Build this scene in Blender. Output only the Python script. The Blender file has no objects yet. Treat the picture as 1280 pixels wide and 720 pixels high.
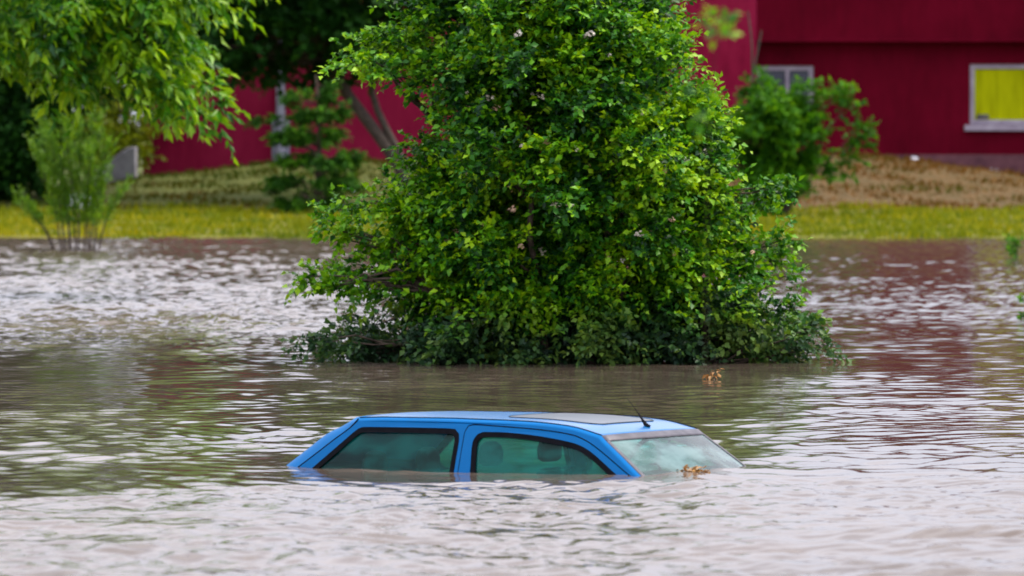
import bpy, bmesh, math
import numpy as np
from mathutils import Vector, Matrix
from mathutils.geometry import tessellate_polygon

scene = bpy.context.scene
COL = scene.collection
R = math.radians

# ------------------------------------------------------------------ camera
H_CAM, F_PX, HORIZON = 2.175, 9000.0, 153.0
PITCH = math.atan((360 - HORIZON) / F_PX)
cam_d = bpy.data.cameras.new('camera')
cam_d.sensor_width = 36.0
cam_d.lens = F_PX / 1280 * 36
cam_d.clip_start, cam_d.clip_end = 0.5, 3000
cam = bpy.data.objects.new('camera', cam_d)
COL.objects.link(cam)
cam.location = (0, 0, H_CAM)
cam.rotation_euler = (R(90) - PITCH, 0, 0)
scene.camera = cam
cam_d.dof.use_dof = True
cam_d.dof.focus_distance = 53
cam_d.dof.aperture_fstop = cam_d.lens / 56.0

def ray(px, py):
    x, y, z = (px - 640) / F_PX, (360 - py) / F_PX, -1.0
    c, s = math.cos(R(90) - PITCH), math.sin(R(90) - PITCH)
    return Vector((x, y * c - z * s, y * s + z * c))

def at(px, py, d):
    """real-world point at distance d seen in that direction of the survey"""
    r = ray(px, py)
    return Vector((0, 0, H_CAM)) + r * (d / r.y)

def on_z(px, py, z=0.0):
    r = ray(px, py)
    return Vector((0, 0, H_CAM)) + r * ((z - H_CAM) / r.z)

# ------------------------------------------------------------------ helpers
def link(o, parent=None):
    COL.objects.link(o)
    if parent is not None:
        o.parent = parent
    return o

def tag(o, label=None, cat=None, group=None, kind=None):
    if label: o['label'] = label
    if cat: o['category'] = cat
    if group: o['group'] = group
    if kind: o['kind'] = kind
    return o

def empty(name, loc, rz=0.0):
    o = bpy.data.objects.new(name, None)
    o.location = loc
    o.rotation_euler = (0, 0, rz)
    o.empty_display_size = 0.2
    return link(o)

def mesh_np(name, v, faces, mat, parent=None, attrs=None, smooth=False):
    """faces: (n,3) or (n,4) array"""
    v = np.asarray(v, dtype=np.float32)
    faces = np.asarray(faces, dtype=np.int32)
    n, k = faces.shape
    me = bpy.data.meshes.new(name)
    me.vertices.add(len(v)); me.vertices.foreach_set('co', v.ravel())
    me.loops.add(n * k); me.loops.foreach_set('vertex_index', faces.ravel())
    me.polygons.add(n)
    me.polygons.foreach_set('loop_start', np.arange(0, n * k, k, dtype=np.int32))
    me.polygons.foreach_set('loop_total', np.full(n, k, dtype=np.int32))
    if smooth:
        me.polygons.foreach_set('use_smooth', np.ones(n, dtype=bool))
    me.update(calc_edges=True)
    me.validate()
    if attrs:
        for nm, a in attrs.items():
            at_ = me.attributes.new(nm, 'FLOAT', 'POINT')
            at_.data.foreach_set('value', np.asarray(a, dtype=np.float32))
    me.materials.append(mat)
    o = bpy.data.objects.new(name, me)
    return link(o, parent)

class MB:
    def __init__(self): self.v, self.f = [], []
    def add(self, vs, fs):
        b = len(self.v)
        self.v += [tuple(p) for p in vs]
        self.f += [tuple(b + i for i in f) for f in fs]
        return self
    def box(self, x0, x1, y0, y1, z0, z1):
        vs = [(x, y, z) for x in (x0, x1) for y in (y0, y1) for z in (z0, z1)]
        return self.add(vs, [(0, 1, 3, 2), (4, 6, 7, 5), (0, 4, 5, 1), (2, 3, 7, 6), (0, 2, 6, 4), (1, 5, 7, 3)])
    def grid(self, P, flip=False):
        n, m = len(P), len(P[0])
        vs = [p for row in P for p in row]
        fs = []
        for i in range(n - 1):
            for j in range(m - 1):
                q = (i * m + j, i * m + j + 1, (i + 1) * m + j + 1, (i + 1) * m + j)
                fs.append(q[::-1] if flip else q)
        return self.add(vs, fs)
    def tube(self, pts, radii, k=7):
        v, f = tube_np(pts, radii, k)
        return self.add(v.tolist(), f.tolist())
    def build(self, name, mat, parent=None, bevel=0, smooth=True, thick=0, angle=35, subd=0):
        me = bpy.data.meshes.new(name)
        me.from_pydata(self.v, [], self.f)
        bm = bmesh.new(); bm.from_mesh(me)
        bmesh.ops.recalc_face_normals(bm, faces=bm.faces[:])
        bm.to_mesh(me); bm.free()
        if smooth:
            me.polygons.foreach_set('use_smooth', [True] * len(me.polygons))
            me.set_sharp_from_angle(angle=R(angle))
        me.materials.append(mat)
        o = link(bpy.data.objects.new(name, me), parent)
        if thick:
            m = o.modifiers.new('solid', 'SOLIDIFY'); m.thickness = thick; m.offset = -1
        if bevel:
            m = o.modifiers.new('bevel', 'BEVEL'); m.width = bevel; m.segments = 2; m.limit_method = 'ANGLE'
        if subd:
            m = o.modifiers.new('sub', 'SUBSURF'); m.levels = m.render_levels = subd
        return o

def tube_np(pts, radii, k=7):
    pts = np.asarray(pts, float); n = len(pts)
    radii = np.asarray(radii, float) * np.ones(n)
    t = np.gradient(pts, axis=0)
    t /= np.linalg.norm(t, axis=1)[:, None] + 1e-9
    ref = np.tile([0.0, 0.0, 1.0], (n, 1))
    ref[np.abs(t[:, 2]) > 0.9] = [1, 0, 0]
    a = np.cross(t, ref); a /= np.linalg.norm(a, axis=1)[:, None]
    b = np.cross(t, a)
    th = np.arange(k) * 2 * np.pi / k
    v = pts[:, None] + radii[:, None, None] * (a[:, None] * np.cos(th)[None, :, None] + b[:, None] * np.sin(th)[None, :, None])
    i, j = np.meshgrid(np.arange(n - 1), np.arange(k), indexing='ij')
    j2 = (j + 1) % k
    f = np.stack([i * k + j, i * k + j2, (i + 1) * k + j2, (i + 1) * k + j], -1).reshape(-1, 4)
    return v.reshape(-1, 3), f

def merge(parts):
    vs, fs, b = [], [], 0
    for v, f in parts:
        vs.append(v); fs.append(f + b); b += len(v)
    return np.concatenate(vs), np.concatenate(fs)

# ------------------------------------------------------------------ materials
def new_mat(name):
    m = bpy.data.materials.new(name); m.use_nodes = True
    nt = m.node_tree
    return m, nt, nt.nodes['Principled BSDF'], nt.nodes['Material Output']

def noise(nt, scale, detail=4, rough=0.55, coord='Object', stretch=None):
    tc = nt.nodes.new('ShaderNodeTexCoord')
    n = nt.nodes.new('ShaderNodeTexNoise')
    n.inputs['Scale'].default_value = scale
    n.inputs['Detail'].default_value = detail
    n.inputs['Roughness'].default_value = rough
    if stretch:
        mp = nt.nodes.new('ShaderNodeMapping'); mp.inputs['Scale'].default_value = stretch
        nt.links.new(tc.outputs[coord], mp.inputs['Vector']); nt.links.new(mp.outputs[0], n.inputs['Vector'])
    else:
        nt.links.new(tc.outputs[coord], n.inputs['Vector'])
    return n

def ramp(nt, src, stops):
    r = nt.nodes.new('ShaderNodeValToRGB')
    e = r.color_ramp.elements
    while len(e) < len(stops): e.new(0.5)
    for el, (p, c) in zip(e, stops):
        el.position = p; el.color = (*c, 1)
    nt.links.new(src, r.inputs['Fac'])
    return r

def bump(nt, src, dist, strength=1.0):
    b = nt.nodes.new('ShaderNodeBump')
    b.inputs['Distance'].default_value = dist; b.inputs['Strength'].default_value = strength
    nt.links.new(src, b.inputs['Height'])
    return b

def mottled(name, c0, c1, scale=3, rough=0.7, lo=0.35, hi=0.65, bmp=0.0, metallic=0, coat=0, spec=0.5, stretch=None):
    m, nt, p, out = new_mat(name)
    n = noise(nt, scale, 5, stretch=stretch)
    r = ramp(nt, n.outputs['Fac'], [(lo, c0), (hi, c1)])
    nt.links.new(r.outputs[0], p.inputs['Base Color'])
    p.inputs['Roughness'].default_value = rough
    p.inputs['Metallic'].default_value = metallic
    p.inputs['Coat Weight'].default_value = coat
    p.inputs['Coat Roughness'].default_value = 0.06
    p.inputs['Specular IOR Level'].default_value = spec
    if bmp:
        b = bump(nt, n.outputs['Fac'], bmp); nt.links.new(b.outputs[0], p.inputs['Normal'])
    return m

def leaf_mat(name, stops, trans=0.35, rough=0.42, spec=0.4, silt_shade=0.0):
    """leaf colour varies leaf by leaf (the attribute is random per leaf and per twig)"""
    m, nt, p, out = new_mat(name)
    a = nt.nodes.new('ShaderNodeAttribute'); a.attribute_name = 'tint'
    r = ramp(nt, a.outputs['Fac'], stops)
    if silt_shade:  # greys the lower leaves: silt film together with shade painted into the colour
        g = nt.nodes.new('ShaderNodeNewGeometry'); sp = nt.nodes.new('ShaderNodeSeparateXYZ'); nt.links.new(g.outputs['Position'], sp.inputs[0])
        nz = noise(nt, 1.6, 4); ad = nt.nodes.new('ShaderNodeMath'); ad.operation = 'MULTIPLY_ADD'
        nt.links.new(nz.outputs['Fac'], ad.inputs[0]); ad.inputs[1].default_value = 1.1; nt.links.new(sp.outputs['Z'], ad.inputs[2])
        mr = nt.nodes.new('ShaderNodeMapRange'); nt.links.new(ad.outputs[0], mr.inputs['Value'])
        mr.inputs['From Min'].default_value = silt_shade + 0.42; mr.inputs['From Max'].default_value = silt_shade + 0.72
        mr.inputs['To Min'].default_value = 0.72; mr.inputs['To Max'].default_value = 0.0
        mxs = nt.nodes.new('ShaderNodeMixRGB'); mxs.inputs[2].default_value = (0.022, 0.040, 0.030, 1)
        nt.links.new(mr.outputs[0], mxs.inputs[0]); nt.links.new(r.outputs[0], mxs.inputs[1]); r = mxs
    nt.links.new(r.outputs[0], p.inputs['Base Color'])
    p.inputs['Roughness'].default_value = rough
    p.inputs['Specular IOR Level'].default_value = spec
    tr = nt.nodes.new('ShaderNodeBsdfTranslucent')
    hs = nt.nodes.new('ShaderNodeHueSaturation')
    hs.inputs['Hue'].default_value = 0.485; hs.inputs['Value'].default_value = 1.35
    nt.links.new(r.outputs[0], hs.inputs['Color']); nt.links.new(hs.outputs[0], tr.inputs['Color'])
    mx = nt.nodes.new('ShaderNodeMixShader'); mx.inputs[0].default_value = trans
    nt.links.new(p.outputs[0], mx.inputs[1]); nt.links.new(tr.outputs[0], mx.inputs[2])
    nt.links.new(mx.outputs[0], out.inputs['Surface'])
    return m

M = {}
M['bark'] = mottled('bark', (0.035, 0.022, 0.014), (0.10, 0.07, 0.05), 14, 0.9, bmp=0.01)
M['bark_grey'] = mottled('bark_grey', (0.035, 0.026, 0.02), (0.085, 0.062, 0.05), 14, 0.9, bmp=0.01)
M['leaf_bush'] = leaf_mat('leaf_bush', [(0.0, (0.005, 0.042, 0.008)), (0.36, (0.030, 0.165, 0.003)), (0.64, (0.125, 0.34, 0.002)), (1.0, (0.29, 0.50, 0.004))], 0.29, 0.45, 0.28, silt_shade=0.42)
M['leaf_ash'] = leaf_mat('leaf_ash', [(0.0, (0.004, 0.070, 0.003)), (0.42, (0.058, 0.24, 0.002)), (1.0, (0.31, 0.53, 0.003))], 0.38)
M['leaf_dark'] = leaf_mat('leaf_dark', [(0.0, (0.004, 0.028, 0.003)), (0.6, (0.012, 0.062, 0.004)), (1.0, (0.03, 0.10, 0.004))], 0.2, 0.6, 0.12)
M['leaf_mid'] = leaf_mat('leaf_mid', [(0.0, (0.012, 0.075, 0.003)), (0.6, (0.045, 0.18, 0.003)), (1.0, (0.11, 0.28, 0.004))], 0.35, 0.55, 0.15)
M['leaf_fir'] = leaf_mat('leaf_fir', [(0.0, (0.010, 0.055, 0.004)), (0.6, (0.030, 0.12, 0.005)), (1.0, (0.08, 0.23, 0.004))], 0.28, 0.6, 0.15)
M['leaf_willow'] = leaf_mat('leaf_willow', [(0.0, (0.06, 0.17, 0.004)), (0.6, (0.12, 0.28, 0.005)), (1.0, (0.22, 0.38, 0.008))], 0.35)
M['leaf_olive'] = leaf_mat('leaf_olive', [(0.0, (0.13, 0.20, 0.002)), (1.0, (0.30, 0.36, 0.003))], 0.3)
M['leaf_dry'] = leaf_mat('leaf_dry', [(0.0, (0.16, 0.07, 0.015)), (1.0, (0.40, 0.20, 0.035))], 0.15)
M['petal'] = mottled('petal', (0.62, 0.50, 0.42), (0.85, 0.80, 0.72), 30, 0.6)
M['petal_old'] = mottled('petal_old', (0.42, 0.22, 0.12), (0.70, 0.48, 0.34), 30, 0.6)
M['grass'] = leaf_mat('grass', [(0.0, (0.075, 0.125, 0.002)), (0.55, (0.165, 0.20, 0.002)), (1.0, (0.32, 0.29, 0.002))], 0.3, 0.6, 0.15)
M['grass_dry'] = leaf_mat('grass_dry', [(0.0, (0.045, 0.075, 0.003)), (0.45, (0.085, 0.085, 0.005)), (0.7, (0.11, 0.060, 0.006)), (1.0, (0.16, 0.075, 0.009))], 0.25, 0.7, 0.15)

RNG = np.random.default_rng(7)

# ------------------------------------------------------------------ foliage
def unit(a):
    return a / (np.linalg.norm(a, axis=-1, keepdims=True) + 1e-9)

def leaf_cloud(p, d, L, n, ll, lw, ang=50, droop=0.15, sag=0.1, jit=0.35, rng=RNG, tint0=None, curl=0.12, young=0.35, flat=0.6):
    """twigs p+d*L each carrying n leaves; returns verts, tris, tint"""
    S = len(p)
    p = np.asarray(p, float); d = unit(np.asarray(d, float)); L = np.asarray(L, float) * np.ones(S)
    t = np.linspace(0.12, 1, n)[None, :] * np.ones((S, 1)) + rng.normal(0, 0.03, (S, n))
    up = np.array([0, 0, 1.0])
    e1 = unit(np.cross(d, up + rng.normal(0, 0.35, (S, 3))))
    sgn = np.where(np.arange(n) % 2 == 0, 1.0, -1.0)[None, :]
    base = p[:, None] + d[:, None] * (L[:, None] * t)[..., None] - up * (sag * L[:, None] * t ** 2)[..., None]
    ca, sa = math.cos(R(ang)), math.sin(R(ang))
    last = (np.arange(n) == n - 1)[None, :, None]
    side = np.where(last, 0.0, sa) * sgn[..., None] * e1[:, None]
    ld = unit(d[:, None] * np.where(last, 1.0, ca) + side + rng.normal(0, jit, (S, n, 3)) - up * droop)
    nn = up * flat + rng.normal(0, 0.55, (S, n, 3))
    nn = unit(nn - ld * np.sum(nn * ld, -1, keepdims=True))
    sd = np.cross(ld, nn)
    sc = rng.uniform(0.45, 1.35, (S, n))
    l = (ll * sc)[..., None]; w = (lw * sc)[..., None]
    B = base; Mid = base + ld * l * 0.45
    Lf = Mid - sd * w * 0.5 + nn * l * curl
    Rt = Mid + sd * w * 0.5 + nn * l * curl
    T = base + ld * l - nn * l * curl * 0.8
    v = np.stack([B, Lf, Mid, Rt, T], 2).reshape(-1, 3)
    k = np.arange(S * n)[:, None] * 5
    tri = np.concatenate([k + [0, 2, 1], k + [1, 2, 4], k + [0, 3, 2], k + [2, 3, 4]], 1).reshape(-1, 3)
    if tint0 is None: tint0 = rng.uniform(0, 0.6, S)
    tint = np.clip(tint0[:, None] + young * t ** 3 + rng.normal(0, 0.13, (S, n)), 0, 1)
    return v, tri, np.repeat(tint.ravel(), 5)

def clumps_to_twigs(c, out, per, radius, L, rng, upbias=0.35, spread=0.9):
    """c: clump centres, out: outward dirs -> twig origins and directions"""
    S = len(c) * per
    cc = np.repeat(c, per, 0); oo = np.repeat(unit(out), per, 0)
    dirs = unit(oo + rng.normal(0, spread, (S, 3)) + np.array([0, 0, upbias]))
    p = cc + rng.normal(0, radius, (S, 3)) * [1, 1, 0.7]
    return p, dirs, L * rng.uniform(0.6, 1.3, S), np.repeat(np.arange(len(c)), per)

def limb(a, b, sagz=0.0, n=7, rng=RNG, wob=0.03):
    a, b = np.asarray(a, float), np.asarray(b, float)
    t = np.linspace(0, 1, n)[:, None]
    pts = a + (b - a) * t
    pts[:, 2] += sagz * np.sin(np.pi * t[:, 0])
    dl = np.linalg.norm(b - a)
    pts[1:-1] += rng.normal(0, wob * dl, (n - 2, 3))
    return pts

def branches(stems, targets, r0, rng, every=1, k=5, hang=False):
    """thin limbs from nearest stem point to each target"""
    sp = np.concatenate([s[0] for s in stems])
    parts = []
    for s, r in stems: parts.append(tube_np(s, r, 8))
    if hang: sp = np.concatenate([s[0] for s in stems[1:]])
    for c in targets[::every]:
        lower = sp[sp[:, 2] < c[2] + 0.05]
        q = sp if hang or not len(lower) else lower
        dd = np.linalg.norm(q - c, axis=1) + 0.6 * np.abs(q[:, 2] - (c[2] - 0.6 * np.hypot(q[:, 0] - c[0], q[:, 1] - c[1])))
        if hang: dd = np.linalg.norm(q - c, axis=1)
        a = q[np.argmin(dd)]
        pts = limb(a, c, 0.06 * np.linalg.norm(c - a), 6, rng)
        ln = np.linalg.norm(c - a)
        parts.append(tube_np(pts, np.linspace(r0 * min(1, 0.4 + ln * 0.4), r0 * 0.25, 6), k))
    return merge(parts)

def smooth(a, b, x):
    t = np.clip((x - a) / (b - a), 0, 1); return t * t * (3 - 2 * t)

def rel(v, origin):
    return np.asarray(v) - np.asarray(origin)[None]

def make_plant(name, label, cat, origin, stems, cl, out, per, rad, L, n, ll, lw, mat, bark, rng, group=None,
               r_branch=0.02, every=1, trunk_name='trunk', crown_name='crown', upbias=0.35, spread=0.9, tintf=None, **kw):
    root = empty(name, origin)
    tag(root, label, cat, group)
    v, f = branches(stems, cl, r_branch, rng, every)
    mesh_np(trunk_name, rel(v, origin), f, bark, root, smooth=True)
    p, d, LL, idx = clumps_to_twigs(cl, out, per, rad, L, rng, upbias, spread)
    ct = rng.uniform(0.05, 0.55, len(cl)) if tintf is None else tintf(cl)
    v, f, t = leaf_cloud(p, d, LL, n, ll, lw, rng=rng, tint0=np.clip(ct[idx] + rng.normal(0, 0.1, len(p)), 0, 1), **kw)
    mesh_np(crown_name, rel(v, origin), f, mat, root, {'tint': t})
    return root

# ------------------------------------------------------------------ ground


def wall_base(x):
    return np.interp(x, [-60, -14, -9.5, -8.3, -5.3, 0, 6, 8.1, 11.5, 16, 60], [0.5, 0.55, 0.70, 0.95, 1.26, 1.35, 1.5, 1.43, 0.95, 0.8, 0.6])

def ground_z(x, y):
    x = np.asarray(x, float); y = np.asarray(y, float)
    z = -1.3 + 1.3 * np.clip((y - 126) / (135.2 - 126), 0, 1)
    z = z + 0.34 * np.clip((y - 135.2) / 14.8, 0, 1)
    z = z + (0.022 * np.sin(x * 1.15 + 0.7) + 0.014 * np.sin(x * 2.9) + 0.012 * np.sin(x * 6.3 + 2)) * smooth(131, 134, y) * (1 - smooth(138, 144, y))
    z = z + (wall_base(x) - 0.34) * smooth(149.5, 160.5, y)
    z = z + (0.05 * np.sin(x * 1.3 + y * 0.2) + 0.04 * np.sin(x * 0.6 - y * 0.3)) * smooth(148, 154, y) * (1 - smooth(158, 161, y))
    return z

gx = np.concatenate([np.linspace(-900, -40, 20), np.arange(-38, 38.1, 0.5), np.linspace(40, 900, 20)])
gy = np.concatenate([np.linspace(-200, 120, 17), np.arange(124, 170, 0.5), np.linspace(172, 2500, 25)])
X, Y = np.meshgrid(gx, gy)
Z = ground_z(X, Y)
nx, ny = len(gx), len(gy)
i, j = np.meshgrid(np.arange(ny - 1), np.arange(nx - 1), indexing='ij')
quads = np.stack([i * nx + j, i * nx + j + 1, (i + 1) * nx + j + 1, (i + 1) * nx + j], -1).reshape(-1, 4)

def ground_mat():
    m, nt, p, out = new_mat('ground_soil')
    n1 = noise(nt, 0.55, 6); n2 = noise(nt, 4.0, 4)
    g = nt.nodes.new('ShaderNodeNewGeometry'); sx = nt.nodes.new('ShaderNodeSeparateXYZ')
    nt.links.new(g.outputs['Position'], sx.inputs[0])
    mp = nt.nodes.new('ShaderNodeMath'); mp.operation = 'MULTIPLY_ADD'
    nt.links.new(n1.outputs['Fac'], mp.inputs[0]); mp.inputs[1].default_value = 2.2; nt.links.new(sx.outputs['Y'], mp.inputs[2])
    mr = nt.nodes.new('ShaderNodeMapRange'); mr.inputs['From Min'].default_value = 150.3; mr.inputs['From Max'].default_value = 151.6
    nt.links.new(mp.outputs[0], mr.inputs['Value'])
    lawn = ramp(nt, n2.outputs['Fac'], [(0.3, (0.08, 0.09, 0.004)), (0.7, (0.16, 0.14, 0.005))])
    soil = ramp(nt, n2.outputs['Fac'], [(0.3, (0.050, 0.036, 0.004)), (0.7, (0.115, 0.055, 0.008))])
    soil2 = ramp(nt, n2.outputs['Fac'], [(0.3, (0.05, 0.075, 0.003)), (0.7, (0.10, 0.105, 0.006))])
    mrx = nt.nodes.new('ShaderNodeMapRange'); mrx.inputs['From Min'].default_value = -4; mrx.inputs['From Max'].default_value = 3
    nt.links.new(sx.outputs['X'], mrx.inputs['Value'])
    sm = nt.nodes.new('ShaderNodeMixRGB'); nt.links.new(mrx.outputs[0], sm.inputs[0]); nt.links.new(soil2.outputs[0], sm.inputs[1]); nt.links.new(soil.outputs[0], sm.inputs[2])
    soil = sm
    mx = nt.nodes.new('ShaderNodeMixRGB')
    nt.links.new(mr.outputs[0], mx.inputs[0]); nt.links.new(lawn.outputs[0], mx.inputs[1]); nt.links.new(soil.outputs[0], mx.inputs[2])
    nt.links.new(mx.outputs[0], p.inputs['Base Color']); p.inputs['Roughness'].default_value = 0.95
    b = bump(nt, n2.outputs['Fac'], 0.05); nt.links.new(b.outputs[0], p.inputs['Normal'])
    return m
ground = mesh_np('ground', np.stack([X.ravel(), Y.ravel(), Z.ravel()], 1), quads, ground_mat(), smooth=True)
tag(ground, kind='structure')

def blades(name, n, xr, yr, h, mat, rng, label, cat, mask=None, w=0.03, bias=0.0, lean_=False):
    x = rng.uniform(*xr, n); y = rng.uniform(*yr, n)
    if mask is not None:
        k = mask(x, y, rng); x, y = x[k], y[k]
    n = len(x)
    z = ground_z(x, y)
    hh = h * rng.uniform(0.4, 1.3, n) * (0.75 + 0.5 * np.sin(x * 1.7 + np.sin(y * 2.1) * 2))
    hh = np.maximum(hh, 0.25 * h)
    a = rng.uniform(0, 2 * np.pi, n)
    wv = np.stack([np.cos(a), np.sin(a), 0 * a], 1) * (w * rng.uniform(0.6, 1.4, n))[:, None]
    lean = np.stack([rng.normal(0, 0.35, n), rng.normal(0, 0.35, n), np.ones(n)], 1) * hh[:, None]
    b = np.stack([x, y, z - 0.02], 1)
    v = np.stack([b - wv, b + wv, b + lean * 0.6 + wv * 0.7, b + lean], 1).reshape(-1, 3)
    k = np.arange(n)[:, None] * 4
    f = np.concatenate([k + [0, 1, 2], k + [0, 2, 3]], 1).reshape(-1, 3)
    patch = 0.5 + 0 * x
    for _ in range(9):
        kk = rng.uniform(0.4, 3.2); aa = rng.uniform(0, 6.28)
        patch = patch + 0.085 * np.sin(kk * (np.cos(aa) * x + np.sin(aa) * y) + rng.uniform(0, 6.28))
    t = np.clip(patch + bias + (0.55 * (smooth(-4, 4, x) - 0.5) if lean_ else 0) + rng.normal(0, 0.18, n), 0, 1)
    o = mesh_np(name, v, f, mat, None, {'tint': np.repeat(t, 4)})
    tag(o, label, cat, kind='stuff')
    return o

r_ = np.random.default_rng(11)
blades('lawn_grass', 45000, (-13, 14), (134.75, 151), 0.13, M['grass'], r_, 'yellow green mown grass along the far bank', 'grass', bias=0.05)
blades('dry_grass', 26000, (-13, 14), (150.2, 161.4), 0.11, M['grass_dry'], r_, 'dry tan grass on the bank below the red building', 'dry grass', bias=0.02, lean_=True)

# ------------------------------------------------------------------ water
CAR_W = on_z(580, 591) - Vector((-math.sin(R(33)), -math.cos(R(33)), 0)) * 0.69
def water_height(x, y, rng):
    """standing ripples: a calm pool behind the car, a choppier current in front and towards the far left"""
    wx = x + 0.25 * np.sin(y * 0.9 + 0.6 * x) + 0.12 * np.sin(y * 2.3 - x * 1.1)
    wy = y + 0.45 * np.sin(x * 0.8 + 0.5) + 0.2 * np.sin(x * 1.9 + y * 0.35)
    edge = 43.55 + np.where(x < -1.0, 1.02, 0.26) * (x + 1.0) + 0.20 * np.sin(x * 2.3) + 0.10 * np.sin(x * 5.1 + 1) + 0.05 * np.sin(x * 11)
    near = 1 - smooth(-0.5, 0.2, y - edge)
    lee = 1 - 0.65 * smooth(43.2, 43.9, y) * (1 - smooth(46.5, 48, y)) * smooth(-2.0, -1.4, x) * (1 - smooth(1.0, 1.8, x))
    xl = x / np.maximum(y, 1)
    left_far = smooth(60, 80, y + 60 * (xl + 0.03)) * smooth(0.0, -0.04, xl)
    right_far = smooth(66, 90, y) * (1 - smooth(0.0, -0.04, xl))
    mid = (1 - smooth(44, 66, y))
    gust = 0.85 + 0.30 * np.sin(x * 0.9 + y * 0.13 + 1.0) * np.sin(y * 0.31 - x * 0.4) + 0.2 * np.sin(x * 2.1 - y * 0.9)
    gust = np.clip(gust, 0.4, 1.4)
    h_long = np.zeros_like(x); h_mid = np.zeros_like(x); h_fine = np.zeros_like(x)
    def add(acc, lam, slope, n, ax=1.0):
        for _ in range(n):
            l = lam * rng.uniform(0.6, 1.6)
            a = rng.uniform(0, 2 * np.pi)
            kx, ky = 2 * np.pi / l * np.cos(a) * ax, 2 * np.pi / l * np.sin(a)
            acc += (slope * math.sqrt(2 / n) / (2 * np.pi / l)) * np.sin(kx * wx + ky * wy + rng.uniform(0, 6.28))
    h_chop = np.zeros_like(x); h_roll = np.zeros_like(x)
    add(h_long, 1.5, 0.018, 8, 1.2)
    add(h_long, 0.42, 0.054, 26, 1.4)
    add(h_mid, 0.25, 0.075, 24, 1.2)
    add(h_fine, 0.13, 0.095, 24)
    add(h_chop, 0.11, 0.15, 36, 0.5)
    for l, a, ph in ((1.15, 1.25, 0.3), (0.85, 1.45, 2.0), (0.62, 1.1, 4.1)):
        h_roll += 0.075 * l / (2 * np.pi) * np.sin(2 * np.pi / l * (np.cos(a) * wx + np.sin(a) * wy) + ph)
    roll = near * (0.35 + 0.9 * smooth(0.2, 2.2, x) * (1 - smooth(37.5, 40.5, y)))
    fade = 1 - smooth(85, 130, y)
    patch = np.clip(0.62 + 0.40 * np.sin(x * 4.3 + 1.7 * np.sin(y * 1.3)) * np.sin(y * 2.2 + x * 1.1) + 0.35 * np.sin(x * 1.7 - y * 3.1 + 2) * np.sin(x * 2.9 + y * 0.8), 0.08, 1.3)
    # ripples round the hull: distance to the car's outline at the waterline
    c33, s33 = math.cos(R(33)), math.sin(R(33))
    ox, oy = x - CAR_W[0], y - CAR_W[1]
    lu, ls = ox * c33 - oy * s33, -ox * s33 - oy * c33
    hd = np.hypot(np.maximum(np.abs(lu + 0.05) - 1.15, 0), np.maximum(np.abs(ls) - 0.66, 0))
    ring = 0.0045 * np.sin(2 * np.pi * hd / 0.15 + 1.5 * np.sin(lu * 5)) * np.exp(-hd / 0.28) * (hd > 0) * (0.6 + 0.4 * np.sin(lu * 3 + ls * 4))
    right = smooth(-0.2, 1.6, x) * (1 - near)
    calm = (0.36 + 0.66 * mid) * (1 - 0.18 * right)
    bow = 0.036 * np.exp(-((x - 1.0) / 0.65) ** 2 - ((y - 44.7) / 0.8) ** 2)
    return bow + lee * (h_long * gust * (calm + 0.5 * near + 1.7 * left_far + 0.22 * right_far)
            + h_mid * (0.08 + 0.24 * gust * mid * (1 - 0.3 * right) + 0.22 * near + 1.35 * left_far + 0.62 * right_far)
            + h_fine * (0.02 + 0.70 * near + 0.9 * left_far * fade + 0.45 * right_far * fade)
            + h_chop * 0.95 * near * patch + h_roll * roll) + ring

wxs = np.concatenate([-np.geomspace(17, 400, 40)[::-1], np.arange(-16.8, -10, 0.15), np.arange(-10, -3.3, 0.06), np.arange(-3.3, 3.3, 0.026), np.arange(3.3, 10.01, 0.06), np.arange(10.15, 16.9, 0.15), np.geomspace(17, 400, 40)])
wys = [-150.0, -60, -20, 0, 10, 16, 20, 24, 27, 29, 30.5, 31.5]
yv = 32.0
while yv < 136.4:
    wys.append(yv); yv += max(0.028, 0.00075 * yv)
wys = np.array(wys)
X, Y = np.meshgrid(wxs, wys)
Zw = water_height(X, Y, np.random.default_rng(21))
Zw = Zw * (1 - smooth(12, 16.5, np.abs(X))) * smooth(30, 31.5, Y)
nx, ny = len(wxs), len(wys)
i, j = np.meshgrid(np.arange(ny - 1), np.arange(nx - 1), indexing='ij')
quads = np.stack([i * nx + j, i * nx + j + 1, (i + 1) * nx + j + 1, (i + 1) * nx + j], -1).reshape(-1, 4)

def water_mat():
    m, nt, p, out = new_mat('muddy_water')
    n = noise(nt, 0.35, 5)
    r = ramp(nt, n.outputs['Fac'], [(0.3, (0.088, 0.066, 0.050)), (0.7, (0.130, 0.098, 0.076))])
    nt.links.new(r.outputs[0], p.inputs['Base Color'])
    p.inputs['Roughness'].default_value = 0.015
    p.inputs['IOR'].default_value = 1.333
    f = noise(nt, 13.0, 3, stretch=(0.8, 1, 1))
    b = bump(nt, f.outputs['Fac'], 0.0016, 0.6)
    nt.links.new(b.outputs[0], p.inputs['Normal'])
    return m
water = mesh_np('water', np.stack([X.ravel(), Y.ravel(), Zw.ravel()], 1), quads, water_mat(), smooth=True)
tag(water, kind='structure')

# ------------------------------------------------------------------ car
TH = R(33)
FWD = Vector((math.cos(TH), -math.sin(TH), 0)); RGT = Vector((-math.sin(TH), -math.cos(TH), 0))
HALF = 0.69
Pn = on_z(580, 591)
CAR_O = Pn - RGT * HALF            # centre line of the car, abreast of the door pillar, at water level

def half_w(u, z):
    return HALF - 0.34 * z - 0.03 * max(0, z) ** 2 - 0.022 * (u - 0.05) ** 2

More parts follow.
